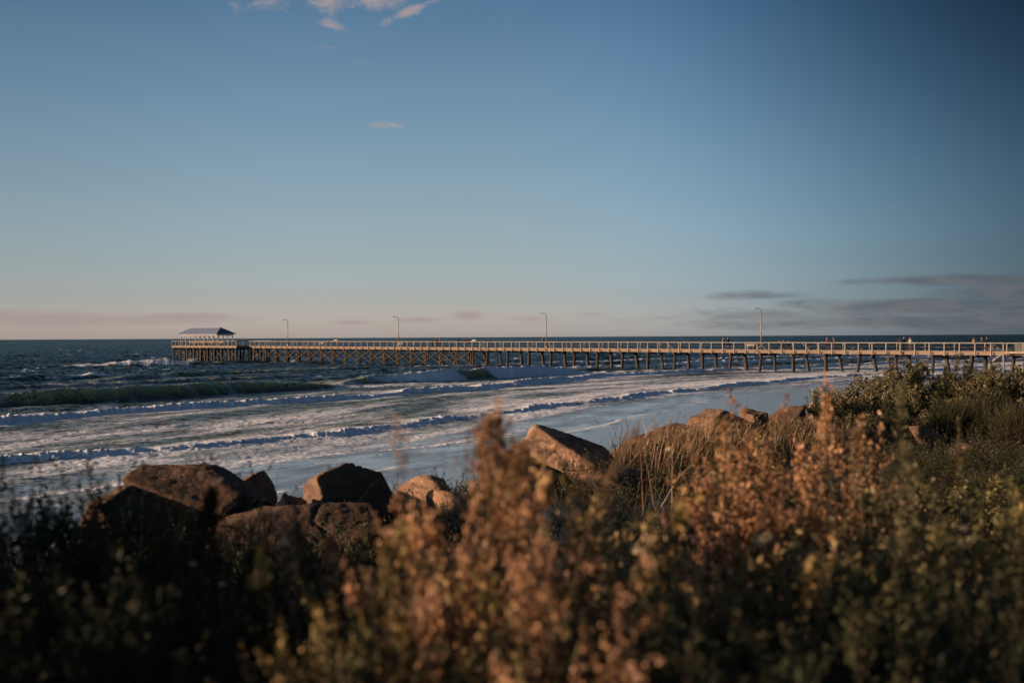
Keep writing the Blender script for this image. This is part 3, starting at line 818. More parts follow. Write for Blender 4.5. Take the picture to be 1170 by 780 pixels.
# bicycle
def bicycle(px, a):
    s = s_at(px, a); z = deck_z(s)
    b = empty('bicycle', P(s, a, z)); tag(b, 'pale framed bicycle leaning at the rail beside the people', 'bicycle')
    for c_ in (-.52, .52):
        mb = MB(); pts = [P(s + c_ + .33 * math.cos(t_), a, z + .35 + .33 * math.sin(t_)) for t_ in np.linspace(0, 2 * math.pi, 19)]
        mb.tube(pts, .022, 5, False); wh = mb.build('wheel', M['cloth_grey'], b)
        mb = MB()
        for k in range(6):
            t_ = k * math.pi / 6
            mb.beam(P(s + c_ - .32 * math.cos(t_), a, z + .35 - .32 * math.sin(t_)), P(s + c_ + .32 * math.cos(t_), a, z + .35 + .32 * math.sin(t_)), .006, .006)
        mb.build('spokes', M['lamp_metal'], wh)
    mb = MB()
    q = lambda x, zz: P(s + x, a, z + zz)
    for A_, B_ in (((-.52, .35), (-.06, .3)), ((-.52, .35), (-.18, .78)), ((-.06, .3), (-.2, .88)), ((-.06, .3), (.36, .75)), ((-.18, .78), (.34, .83)), ((.52, .35), (.33, .95))):
        mb.tube([q(*A_), q(*B_)], .025, 6)
    mb.build('frame', M['cream_paint'], b)
    mb = MB(); mb.beam(q(-.32, .92), q(-.06, .92), .14, .06, w1=.05); mb.build('saddle', M['hair'], b)
    mb = MB(); mb.tube([P(s + .30, a - .28, z + 1.0), P(s + .36, a, z + .97), P(s + .30, a + .28, z + 1.0)], .018, 6); mb.build('handlebar', M['hair'], b)
bicycle(1135, .45)

# ------------------------------------------------------------------ boulders
def boulder_mesh(seed, dims, tilt=(0, 0), peak=None, sub=5):
    import bmesh
    bm = bmesh.new(); bmesh.ops.create_icosphere(bm, subdivisions=sub, radius=1.0)
    V = np.array([v.co[:] for v in bm.verts]); 
    r = np.random.RandomState(seed)
    nrm = r.normal(size=(16, 3)); nrm /= np.linalg.norm(nrm, axis=1)[:, None]
    d = r.uniform(.55, .95, 16)
    if peak is not None:
        pass
    dots = V @ nrm.T
    q = np.where(dots > .05, d / np.maximum(dots, .05), 9)
    k = 90.0
    rr = -np.log(np.exp(-k * q).sum(1) + np.exp(-k * 1.45)) / k
    V = V * rr[:, None]
    V /= np.abs(V).max(0)[None] * .98
    V *= np.array(dims) / 2
    # fracture steps and pits
    sc = 1.0
    out = []
    L = max(dims)
    off = Vector((seed * 3.7, seed * 1.3, 0))
    for p in V:
        v = Vector(p); n = v.normalized()
        st = v + Vector((v.z * .35, 0, v.x * .35))
        a = mnoise.fractal(v * (1.8) + off, .9, 2.1, 5)
        layer = mnoise.noise(Vector((st.x * .8, st.y * .8, st.z * 7)) + off)
        blk = abs(mnoise.noise(v * 2.4 + off * 2))
        fine = mnoise.fractal(v * 9 + off, .8, 2.1, 3)
        out.append(v + n * (a * .022 + layer * .030 + fine * .012 - (max(0, .05 - blk) * .4)) * min(1.0, L))
    me = bpy.data.meshes.new('boulder')
    for v, c_ in zip(bm.verts, out): v.co = c_
    bm.to_mesh(me); bm.free()
    me.transform(Matrix.Rotation(tilt[0], 4, 'X') @ Matrix.Rotation(tilt[1], 4, 'Y'))
    me.materials.append(M['rock'])
    me.polygons.foreach_set('use_smooth', [True] * len(me.polygons)); me.update()
    return me
# px centre, row of the top, distance, width in px, height m, depth m, label, seed, tilt, rz
BOULD = [
    (208, 533, 13.0, 170, 1.0, 1.1, 'dark rounded boulder at the left, the tallest one beside the grass stalks', 11, (0, .1), .3),
    (120, 556, 12.6, 130, 1.0, 1.1, 'dark low boulder sloping away left of the tall dark one', 12, (0, -.15), .9),
    (288, 542, 14.9, 44, .9, .8, 'small tilted boulder between the two big left boulders', 23, (.1, -.25), .2),
    (388, 530, 14.2, 150, 1.0, 1.2, 'large peaked brown boulder, left of the reddish pair by the surf', 34, (0, .18), .1),
    (325, 565, 13.7, 80, .7, 1.0, 'brown flat topped shoulder boulder leaning on the large peaked one', 45, (0, .05), .7),
    (350, 580, 12.4, 230, .7, 1.2, 'broad low dark boulder in shade before the large peaked one', 56, (.1, 0), .2),
    (480, 545, 15.2, 62, .8, .9, 'reddish boulder with a split face beside the white foam', 67, (0, .1), .5),
    (508, 560, 14.2, 50, .7, .8, 'small reddish boulder hidden behind the central bush', 68, (0, 0), .9),
    (590, 517, 17.5, 120, 1.0, 1.2, 'dark boulder behind the tall central bush', 79, (0, .05), .4),
    (668, 486, 20.0, 150, 1.15, 1.5, 'bright orange brown boulder with a sharp ridge, best lit of all', 90, (0, .12), .15),
    (705, 538, 17.2, 80, .8, .9, 'dark boulder in shade in front of the bright ridged one', 91, (0, .1), .9),
    (768, 486, 21.5, 112, 1.0, 1.3, 'long boulder sloping up to the right under the dry grass', 102, (0, -.35), .1),
    (820, 468, 24.0, 108, 1.0, 1.3, 'tall rounded boulder behind the dry grass', 113, (0, 0), .6),
    (862, 468, 27.0, 36, .6, .8, 'small round boulder right of the tall rounded one', 124, (0, 0), .2),
    (900, 463, 28.5, 62, .9, 1.2, 'dark flat boulder before the white foam at the beach', 135, (0, .1), .3),
    (938, 474, 27.0, 36, .6, 1.0, 'reddish low boulder at the foot of the olive shrub', 146, (0, .05), .9),
    (930, 456, 31.0, 12, .3, .4, 'small upright stone at the left edge of the olive shrub', 147, (0, 0), .1),
    (1008, 487, 25.0, 90, .9, 1.1, 'dark boulder under the olive shrub', 158, (0, 0), .1),
    (1060, 486, 24.0, 40, .4, .5, 'reddish boulder with a pale top between shrubs at the right', 169, (0, .1), .5),
    (1115, 508, 22.0, 50, .3, 1.0, 'grey flat slab boulder in the right hand gap', 180, (0, 0), .4),
]
for (px, py, D, wpx, hgt, dep_, lab, seed, tilt, rz) in BOULD:
    x, y, zt = at(px, D, py)
    w_ = wpx * D / F
    me = boulder_mesh(seed, (w_ * 1.06, dep_, hgt * 1.05), tilt, sub=6 if wpx > 85 and D < 25 else 5)
    zs = np.array([v.co.z for v in me.vertices]); xs = np.array([v.co.x for v in me.vertices])
    mid = np.abs(xs) < w_ * .6
    o = bpy.data.objects.new('boulder', me); COL.objects.link(o)
    o.location = (x, y + dep_ * .35, zt - zs.max()); o.rotation_euler = (0, 0, (rz - .4) * .6)
    if 'dark' in lab.split(',')[0] and seed not in (11,): me.materials[0] = M['rock_shade_dark']
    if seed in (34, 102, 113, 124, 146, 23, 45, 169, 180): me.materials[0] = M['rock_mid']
    if seed == 11: me.materials[0] = M['rock_shade_dark']
    tag(o, lab, 'boulder', 'seawall boulders')

# ------------------------------------------------------------------ plants
def frames(d):
    """two unit vectors across each direction (n,3)"""
    up = np.zeros_like(d); up[:, 2] = 1
    bad = np.abs(d[:, 2]) > .93; up[bad] = (1, 0, 0)
    a = np.cross(d, up); a /= np.linalg.norm(a, axis=1)[:, None] + 1e-9
    return a, np.cross(a, d)
def leaf_quads(P0, D, L, Wd, rs):
    """a pointed, slightly folded leaf at each P0 along D"""
    n = len(P0)
    a, b = frames(D); th = rs.rand(n) * 6.283
    side = a * np.cos(th)[:, None] + b * np.sin(th)[:, None]
    nrm = np.cross(D, side)
    L = L[:, None]; Wd = Wd[:, None]
    v0 = P0; v1 = P0 + D * L * .5 + side * Wd * .5 + nrm * L * .06; v2 = P0 + D * L - nrm * L * .08; v3 = P0 + D * L * .5 - side * Wd * .5 + nrm * L * .06
    V = np.stack([v0, v1, v2, v3], 1).reshape(-1, 3)
    return V, np.arange(4 * n).reshape(n, 4)
def octas(P0, R):
    """small rounded seed capsules, six faces each"""
    n = len(P0)
    d = np.array([(-.5, -.5, -.8), (.5, -.5, -.8), (.5, .5, -.8), (-.5, .5, -.8), (-.8, -.3, .7), (.3, -.8, .7), (.8, .3, .7), (-.3, .8, .7)], float)
    V = (P0[:, None, :] + d[None] * R[:, None, None]).reshape(-1, 3)
    t = np.array([(3, 2, 1, 0), (4, 5, 6, 7), (0, 1, 5, 4), (1, 2, 6, 5), (2, 3, 7, 6), (3, 0, 4, 7)])
    Fq = (t[None] + (np.arange(n) * 8)[:, None, None]).reshape(-1, 4)
    return V, Fq
def polytubes(P0, P1, P2, r0, r1):
    """bent three-sided stems through three points"""
    n = len(P0); rings = []
    for p, d, r in ((P0, P1 - P0, r0), (P1, P2 - P0, (r0 + r1) / 2), (P2, P2 - P1, r1)):
        d = d / (np.linalg.norm(d, axis=1)[:, None] + 1e-9); a, b = frames(d)
        for k in range(3):
            t = 2.094 * k; rings.append(p + (a * math.cos(t) + b * math.sin(t)) * np.reshape(r, (-1, 1)))
    V = np.stack(rings, 1).reshape(-1, 3)
    f = [(i * 3 + k, i * 3 + (k + 1) % 3, i * 3 + 3 + (k + 1) % 3, i * 3 + 3 + k) for i in range(2) for k in range(3)]
    Fq = (np.array(f)[None] + (np.arange(n) * 9)[:, None, None]).reshape(-1, 4)
    return V, Fq
def rnd_dir(n, rs, up=.6):
    d = rs.normal(size=(n, 3)); d[:, 2] = np.abs(d[:, 2]) * .6 + up
    return d / np.linalg.norm(d, axis=1)[:, None]
def sprigs(B0, tips, rs, n_leaf, leaf, leaf_w, spread, flower_p, nflow, fr, fat=0.0):
    """leafy shoots from B0 to tips; returns leaves, flowers and stems arrays"""
    n = len(B0); ax = tips - B0; Ln = np.linalg.norm(ax, axis=1); axd = ax / (Ln[:, None] + 1e-9)
    mid = (B0 + tips) / 2 + rs.normal(size=(n, 3)) * (Ln * .07)[:, None]
    u = rs.rand(n, n_leaf) ** .75 * 1.0
    uu = u[..., None]
    pos = (1 - uu) ** 2 * B0[:, None] + 2 * uu * (1 - uu) * mid[:, None] + uu ** 2 * tips[:, None]
    rad_ = rs.normal(size=(n, n_leaf, 3)); rad_ -= (rad_ * axd[:, None]).sum(2)[..., None] * axd[:, None]
    rad_ /= np.linalg.norm(rad_, axis=2)[..., None] + 1e-9
    pos = pos + rad_ * (fat * rs.rand(n, n_leaf) ** .6 * (1.15 - u * .85))[..., None]
    d = axd[:, None] * (1 - spread) + rs.normal(size=(n, n_leaf, 3)) * spread + rad_ * (.5 if fat > 0 else 0)
    d[..., 2] += .15
    d /= np.linalg.norm(d, axis=2)[..., None]
    sz = leaf * np.clip(rs.lognormal(-.12, .38, (n, n_leaf)), .35, 2.1) * (1.15 - .5 * u) * rs.uniform(.75, 1.25, (n, 1))
    Lv, Lf = leaf_quads(pos.reshape(-1, 3), d.reshape(-1, 3), sz.ravel(), sz.ravel() * leaf_w, rs)
    shoot_tint = rs.rand(n)
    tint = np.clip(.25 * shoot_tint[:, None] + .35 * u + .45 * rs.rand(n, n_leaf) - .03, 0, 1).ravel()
    fsel = rs.rand(n) < flower_p
    nf = fsel.sum()
    if nf and nflow:
        uf = rs.rand(nf, nflow)[..., None]
        L2 = Ln[fsel][:, None, None]
        fp = tips[fsel][:, None] - axd[fsel][:, None] * uf * np.minimum(L2 * .6, .09) + rs.normal(size=(nf, nflow, 3)) * fr * (1.2 + 1.6 * uf)
        Fv, Ff = octas(fp.reshape(-1, 3), (fr * rs.uniform(.5, 1.2, nf * nflow)))
        ftint = np.repeat(np.clip(rs.rand(nf, 1) * .6 + rs.rand(nf, nflow) * .4, 0, 1).ravel(), 6)
    else: Fv, Ff, ftint = np.zeros((0, 3)), np.zeros((0, 4), int), np.zeros(0)
    Sv, Sf = polytubes(B0, mid, tips, Ln * 0 + min(leaf, .03) * .07, Ln * 0 + min(leaf, .03) * .035)
    return (Lv, Lf, tint), (Fv, Ff, ftint), (Sv, Sf)

def make_shrub(name, seed, H, R, n_br, n_sp, sl, leaf, leaf_w, mats, spread=.55, flower_p=.5, nflow=9, fr=.005, lumps=5, squat=.5, up=.55, fat=.014, dens=3.1):
    """root empty > stems, foliage, flowers.  dome of leafy shoots with lumps and gaps"""
    rs = np.random.RandomState(seed)
    # main branches end on lumps of an uneven dome
    lump = rs.normal(size=(lumps, 3)); lump[:, 2] = np.abs(lump[:, 2]); lump /= np.linalg.norm(lump, axis=1)[:, None]
    lamp_ = rs.uniform(.15, .55, lumps)
    d = rs.normal(size=(n_br, 3)); d[:, 2] = np.abs(d[:, 2]) + .05; d /= np.linalg.norm(d, axis=1)[:, None]
    k = np.clip((np.exp(11 * (d @ lump.T - 1)) * lamp_).sum(1), 0, .42)
    rr = (.62 + k) * rs.uniform(.70, 1.0, n_br)
    end = d * rr[:, None] * np.array([R, R, H]) / 1.05
    end[:, 2] = np.maximum(end[:, 2], .06 * H)
    b0 = np.concatenate([rs.normal(size=(n_br, 2)) * R * .12, np.zeros((n_br, 1)) - .05], 1)
    mid = b0 * .4 + end * .55 + rs.normal(size=(n_br, 3)) * R * .05; mid[:, 2] -= .06 * H
    SV, SF = polytubes(b0, mid, end, np.full(n_br, min(leaf, .022) * .24), np.full(n_br, min(leaf, .022) * .10))
    # shoots off the outer 60 % of each branch
    nb = n_br * n_sp
    bi = np.repeat(np.arange(n_br), n_sp)
    u = (.30 + .70 * rs.rand(nb) ** .7)[:, None]
    p = (1 - u) ** 2 * b0[bi] + 2 * u * (1 - u) * mid[bi] + u ** 2 * end[bi]
    dd = rnd_dir(nb, rs, up) * .6 + d[bi] * .55; dd /= np.linalg.norm(dd, axis=1)[:, None]
    tips = p + dd * (sl * rs.uniform(.55, 1.15, nb))[:, None]
    tips[:, 2] = np.minimum(tips[:, 2], H * (1.02 + .10 * rs.rand(nb)))
    (Lv, Lf, tint), (Fv, Ff, ft), (sv, sf) = sprigs(p, tips, rs, max(8, int(sl / leaf * dens)), leaf, leaf_w, spread, flower_p, nflow, fr, fat)
    Sv = np.concatenate([SV, sv]); Sf = np.concatenate([SF, sf + len(SV)])
    msh = {}
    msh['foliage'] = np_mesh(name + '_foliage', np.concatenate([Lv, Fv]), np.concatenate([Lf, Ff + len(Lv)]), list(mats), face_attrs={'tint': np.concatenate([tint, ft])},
                             mat_idx=np.concatenate([np.zeros(len(Lf)), np.ones(len(Ff))]))
    msh['stems'] = np_mesh(name + '_stems', Sv, Sf, [M['stem']])
    return msh
def place_shrub(msh, kind, loc, rz, sc, label, cat='shrub', group=None, zs=1.0):
    r = empty(kind, loc, rz); r.scale = (sc, sc, sc * zs); tag(r, label, cat, group)
    for k, me in msh.items():
        o = bpy.data.objects.new(k, me); COL.objects.link(o); o.parent = r
    return r

SH = {}
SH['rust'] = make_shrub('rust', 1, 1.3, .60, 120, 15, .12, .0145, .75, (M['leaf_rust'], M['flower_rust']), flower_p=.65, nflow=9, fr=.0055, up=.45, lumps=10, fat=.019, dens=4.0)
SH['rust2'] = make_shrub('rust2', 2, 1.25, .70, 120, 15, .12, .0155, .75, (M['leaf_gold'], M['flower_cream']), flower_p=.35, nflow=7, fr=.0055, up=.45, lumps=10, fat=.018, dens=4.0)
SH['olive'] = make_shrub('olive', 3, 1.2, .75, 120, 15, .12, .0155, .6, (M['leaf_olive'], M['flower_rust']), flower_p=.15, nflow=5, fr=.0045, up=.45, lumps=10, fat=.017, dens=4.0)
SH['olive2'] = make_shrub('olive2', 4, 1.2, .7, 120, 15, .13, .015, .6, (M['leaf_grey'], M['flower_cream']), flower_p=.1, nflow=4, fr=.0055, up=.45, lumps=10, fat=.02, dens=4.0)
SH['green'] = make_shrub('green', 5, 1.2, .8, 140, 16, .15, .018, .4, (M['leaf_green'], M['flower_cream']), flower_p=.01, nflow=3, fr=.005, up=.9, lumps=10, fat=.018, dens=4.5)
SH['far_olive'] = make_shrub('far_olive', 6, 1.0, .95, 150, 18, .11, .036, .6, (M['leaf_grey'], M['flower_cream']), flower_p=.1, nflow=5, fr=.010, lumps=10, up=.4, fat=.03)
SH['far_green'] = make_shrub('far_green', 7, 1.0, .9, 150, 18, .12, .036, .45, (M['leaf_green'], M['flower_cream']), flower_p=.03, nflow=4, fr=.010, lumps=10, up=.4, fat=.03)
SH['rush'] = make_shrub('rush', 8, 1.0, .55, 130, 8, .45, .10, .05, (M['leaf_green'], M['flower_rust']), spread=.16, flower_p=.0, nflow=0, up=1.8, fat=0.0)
MESH_TOP = {k: float(np.percentile([v.co.z for v in m['foliage'].vertices], 99.93)) for k, m in SH.items()}

FG = 'flowering shrubs of the foreground dune'
SHR = [  # mesh, px of the middle, row of the top, distance, scale xy, label, group
    ('rust', 555, 522, 3.3, .55, 'tall rust coloured bush at the centre, its top against the surf', 0),
    ('rust', 500, 545, 3.1, .45, 'rust coloured bush leaning out left of the tall central bush', 1),
    ('rust2', 605, 548, 3.5, .62, 'rust and olive bush just right of the tall central bush', 2),
    ('rust2', 470, 628, 2.7, .5, 'pink brown bush low at the lower centre left', 3),
    ('olive', 415, 632, 3.3, .42, 'low green bush with cream flowers beside the dark hollow', 4),
    ('rust', 560, 610, 2.6, .6, 'blurred rust bush at the bottom centre, closest to the lens', 5),
    ('rust2', 690, 592, 3.6, .65, 'orange brown bush below the bright boulder', 6),
    ('rust', 745, 572, 4.4, .62, 'pinkish bush below the long sloping boulder', 7),
    ('rust', 832, 500, 4.8, .60, 'tall pink tipped bush below the tall rounded boulder', 8),
    ('rust2', 795, 585, 3.3, .66, 'orange and cream spotted bush right of the centre', 9),
    ('rust', 902, 495, 5.0, .72, 'rust bush between the pink tipped one and the red topped one', 10),
    ('rust', 955, 470, 5.6, .55, 'red topped tall bush in front of the olive shrub', 11),
    ('olive2', 990, 520, 4.6, .62, 'olive bush with thin spikes right of the red topped one', 12),
    ('olive', 880, 610, 3.4, .72, 'olive bush with pale leaves in the lower right middle', 13),
    ('olive2', 1080, 570, 3.7, .6, 'sandy olive bush standing out of the dark right foreground', 14),
    ('olive', 1150, 545, 4.3, .62, 'olive bush cut by the right edge of the photo', 15),
    ('green', 1000, 665, 2.9, .6, 'dark bush low in the lower right', 16),  # olive bushes given dark green leaves; the corner's shade sits in their colour
    ('green', 1140, 660, 2.9, .6, 'dark bush in the bottom right corner', 17),
    ('green', 720, 680, 2.6, .62, 'dark bush at the bottom right of the centre', 18),
    ('green', 20, 545, 3.8, .55, 'green bush cut by the left edge of the photo', 19),
    ('green', 90, 585, 3.7, .6, 'low dark green bush beside the left edge bush', 20),
    ('green', 205, 572, 4.1, .50, 'green feathery bush before the tall dark boulder', 21),
    ('green', 280, 640, 3.5, .6, 'dark bush in the shaded hollow below the left boulders', 22),
    ('green', 150, 650, 3.0, .65, 'dark bush at the lower left', 23),
    ('green', 30, 680, 2.7, .6, 'dark bush in the bottom left corner', 24),
    ('olive', 350, 700, 2.7, .42, 'dim bush at the bottom between the dark and the rust bushes', 25),
    ('olive', 620, 720, 2.4, .5, 'small dim bush at the bottom edge below the centre', 26),
    ('green', 860, 715, 2.5, .6, 'dark bush at the bottom edge well right of the centre', 27),  # dark leaves again carry the shade of the bottom edge
    ('green', 120, 560, 5.2, .7, 'dark green bush under the low dark boulder', 35),
    ('green', 250, 600, 5.0, .6, 'dark green bush under the tall dark boulder', 36),
    ('green', 60, 560, 5.0, .7, 'dark green bush behind the left edge bush', 37),
    ('green', 340, 650, 4.6, .6, 'dark bush in the middle of the shaded hollow', 38),
    ('green', 400, 690, 3.6, .5, 'dark bush low beside the green one with cream flowers', 39),
    # second row, farther
    ('olive', 640, 590, 6.5, .8, 'brown bush behind the central bushes, under the dark boulder', 28),
    ('rust2', 760, 552, 8.0, .8, 'brown bush against the foot of the sloping boulder', 29),
    ('rust2', 870, 505, 9.5, .8, 'brown bush behind the pink tipped one', 30),
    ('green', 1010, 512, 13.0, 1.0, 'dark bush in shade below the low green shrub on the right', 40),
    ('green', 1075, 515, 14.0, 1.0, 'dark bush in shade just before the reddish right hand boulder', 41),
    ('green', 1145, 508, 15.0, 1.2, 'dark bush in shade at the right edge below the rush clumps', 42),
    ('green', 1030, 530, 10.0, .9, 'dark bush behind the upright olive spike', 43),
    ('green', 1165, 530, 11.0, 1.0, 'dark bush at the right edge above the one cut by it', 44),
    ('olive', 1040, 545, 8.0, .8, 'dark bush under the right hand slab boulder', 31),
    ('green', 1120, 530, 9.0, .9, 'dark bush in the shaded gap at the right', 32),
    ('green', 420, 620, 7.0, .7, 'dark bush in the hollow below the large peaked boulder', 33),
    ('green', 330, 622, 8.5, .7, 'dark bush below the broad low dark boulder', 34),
]
SH['shadebank'] = make_shrub('shadebank', 12, 1.3, .85, 200, 12, .2, .045, .55, (M['leaf_green'], M['flower_cream']), flower_p=0, nflow=0, lumps=14, fat=.03, dens=4.5)
MESH_TOP['shadebank'] = float(np.percentile([v.co.z for v in SH['shadebank']['foliage'].vertices], 98))
rb = random.Random(4)  # unseen bushes added to throw shade over the foreground, heights shaped for it
for i, y in enumerate(np.arange(.2, 8.6, .62)):
    top_z = 4.68 if y < 3.2 else 4.99
    for r in range(2):
        x = -.36 * y - 1.75 - r * .75 - rb.uniform(0, .15); yy = y + r * .3; g0 = gz(x, yy)
        place_shrub(SH['shadebank'], 'shade_bush', (x, yy, g0), rb.uniform(0, 6), 1.0, 'tall dense green bush added for shade, in the bank beyond the left edge', 'bush', 'added shade bushes beyond the left edge', zs=(top_z + .12 * r + rb.uniform(-.06, .06) - g0) / MESH_TOP['shadebank'])
rz_r = random.Random(9)
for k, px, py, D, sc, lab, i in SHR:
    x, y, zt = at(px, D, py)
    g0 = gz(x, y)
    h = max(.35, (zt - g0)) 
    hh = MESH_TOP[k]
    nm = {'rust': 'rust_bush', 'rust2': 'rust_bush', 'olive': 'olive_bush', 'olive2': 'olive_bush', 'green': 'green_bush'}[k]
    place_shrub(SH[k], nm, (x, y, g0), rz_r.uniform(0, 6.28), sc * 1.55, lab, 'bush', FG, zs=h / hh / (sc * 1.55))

FAR = [('far_olive', 992, 432, 30, 1.5, 'olive_shrub', 'broad olive leafy shrub, leftmost of the large ones before the jetty'),
       ('far_olive', 958, 447, 29, .9, 'olive_shrub', 'small olive shrub at the left foot of the broad one'),
       ('far_olive', 1020, 414, 33, 1.3, 'olive_shrub', 'olive shrub whose crown rises against the jetty piles'),
       ('far_green', 1084, 412, 37, 1.2, 'green_shrub', 'dark green shrub with a pointed crown below the jetty deck'),
       ('far_olive', 1118, 420, 36, 1.4, 'olive_shrub', 'olive shrub right of the dark pointed one'),
       ('far_green', 1160, 424, 34, 1.6, 'green_shrub', 'green shrub cut by the right edge, under the boarded jetty rail'),
       ('far_olive', 1050, 445, 29, 1.1, 'olive_shrub', 'olive shrub above the reddish right hand boulder'),
       ('rush', 1085, 448, 26, 1.7, 'rush_clump', 'spiky green rush clump in front of the right hand shrubs'),
       ('rush', 1122, 440, 27, 1.8, 'rush_clump', 'taller spiky rush clump right of the first'),
       ('rush', 1160, 452, 25, 1.6, 'rush_clump', 'spiky rush clump cut by the right edge'),
       ('far_green', 1010, 462, 26, .8, 'green_shrub', 'low green shrub above the dark boulder on the right'),
       ('far_olive', 1210, 418, 33, 1.8, 'olive_shrub', 'olive shrub just beyond the right edge')]
for k, px, py, D, sc, nm, lab in FAR:
    x, y, zt = at(px, D, py); g0 = gz(x, y); h = max(.5, zt - g0) * (1.14 if k != 'rush' else 1.0)
    hh = MESH_TOP[k]
    if k == 'rush': sc *= .55
    place_shrub(SH[k], nm, (x, y, g0), rz_r.uniform(0, 6.28), sc, lab, 'shrub', 'shrubs on the dune top', zs=h / hh / sc)

# ---- spiky stalks of the foreground
def stalk(px, py, D, hgt, kind, label, seed, lean=(0, 0), leaf=.014, fat=.022, grp='tall single stalks'):
    rs = np.random.RandomState(seed)
    x, y, zt = at(px, D, py)
    r = empty(kind, (x, y, zt - hgt)); tag(r, label, 'plant', grp)
    n = 26
    u = np.linspace(0, 1, n)
    pts = np.stack([lean[0] * u ** 1.6, lean[1] * u, hgt * u * (1 - .04 * u)], -1)
    mb = MB(); mb.tube([tuple(Vector(p) + r.location) for p in pts[::5]], [.004, .0035, .003, .0025, .002, .002][:len(pts[::5])], 5); mb.build('stem', M['stem'], r)
    m = 1100 if fat > .045 else 520 if fat > .02 else 260
    uu = .35 + .65 * rs.rand(m) ** .8
    base = np.stack([np.interp(uu, u, pts[:, i]) for i in range(3)], 1)
    off = rs.normal(size=(m, 3)) * fat * (1.15 - uu)[:, None] * 1.3
    d = off / (np.linalg.norm(off, axis=1)[:, None] + 1e-6) * .8; d[:, 2] += .7; d /= np.linalg.norm(d, axis=1)[:, None]
    L = leaf * rs.uniform(.6, 1.3, m)
    V, Fq = leaf_quads(base + off * .5, d, L, L * .4, rs)
    return r, V, Fq, np.clip(rs.rand(m), 0, 1)
def fin(r, V, Fq, t, mat, nm='leaves'):
    me = np_mesh(nm, V, Fq, [mat], face_attrs={'tint': t}); o = bpy.data.objects.new(nm, me); COL.objects.link(o); o.parent = r
STK = [(1035, 498, 3.6, .55, 'leaf_grey', 'upright olive spike alone before the dark right hand gap', (0.0, 0), .03),
       (1023, 437, 5.2, .7, 'leaf_grey', 'tallest olive spike, its tip over the olive shrub', (.02, 0), .04),
       (1095, 472, 5.6, .5, 'leaf_olive', 'dark thin spike at the right under the rush clumps', (0, 0), .02),
       (322, 592, 3.6, .5, 'leaf_rust', 'thin red stemmed plant standing in the dark hollow', (.02, 0), .03),
       (343, 592, 3.8, .45, 'leaf_grey', 'pale tipped sprig right of the red stemmed plant', (-.01, 0), .03),
       (560, 474, 3.1, .34, 'leaf_rust', 'rust coloured topmost shoot of the centre, in front of the surf', (.0, 0), .085),
       (583, 500, 3.2, .45, 'leaf_rust', 'thick rust shoot right of the topmost one', (.02, 0), .075),
       (655, 482, 2.9, .35, 'straw', 'thin straw coloured twig leaning towards the bright boulder', (.13, 0), .012),
       (828, 472, 4.6, .5, 'leaf_rust', 'pink red shoot rising before the tall rounded boulder', (0, 0), .045),
       (945, 447, 5.2, .55, 'leaf_rust', 'bright orange red shoot left of the olive shrub', (0, 0), .05),
       (975, 470, 5.0, .5, 'leaf_rust', 'second orange red shoot right of the bright one', (.03, 0), .04),
       (385, 610, 3.4, .4, 'leaf_rust', 'red brown sprig at the edge of the dark hollow', (-.02, 0), .03),
       (228, 556, 3.9, .4, 'leaf_green', 'green feathery shoot before the tall dark boulder', (.03, 0), .05)]
for i, (px, py, D, h, mt, lab, ln, fat) in enumerate(STK):
    fin(*stalk(px, py, D, h, 'plant_shoot', lab, 300 + i, ln, .016 if fat > .02 else .009, fat), M[mt])

# ---- white flower on the red stemmed plant and few pale blossoms
def blossom(px, py, D, r_, label):
    x, y, z = at(px, D, py); rs = np.random.RandomState(int(px))
    n = 16; d = rs.normal(size=(n, 3)); d[:, 2] = np.abs(d[:, 2]) * .7; d /= np.linalg.norm(d, axis=1)[:, None]
    V, Fq = leaf_quads(np.zeros((n, 3)), d, np.full(n, r_), np.full(n, r_ * .7), rs)
    e_ = empty('pale_flower', (x, y, z)); tag(e_, label, 'flower', 'single pale flowers')
    me = np_mesh('petals', V, Fq, [M['flower_cream']], face_attrs={'tint': np.full(n, 1.0)}); o = bpy.data.objects.new('petals', me); COL.objects.link(o); o.parent = e_
    g0 = gz(x, y); mb = MB(); mb.tube([(x + .02, y, g0 - .03), (x, y, (g0 + z) / 2), (x, y, z)], .002, 4); mb.build('stem', M['stem'], e_)
for a in ((323, 622, 3.5, .017, 'white flower in the dark hollow below the broad dark boulder'), (219, 645, 3.4, .010, 'small pale flower, upper one of two in the lower left dark'),
          (252, 668, 3.2, .009, 'small pale flower, lower one of two in the lower left dark'), (872, 618, 3.2, .024, 'large cream flower in the lower right middle'),
          (763, 515, 5.0, .014, 'pale yellow flower below the bright boulder'), (728, 631, 3.1, .013, 'cream flower below the orange and cream spotted bush'),
          (1100, 605, 3.4, .015, 'orange lit flower at the lower right')): blossom(*a)

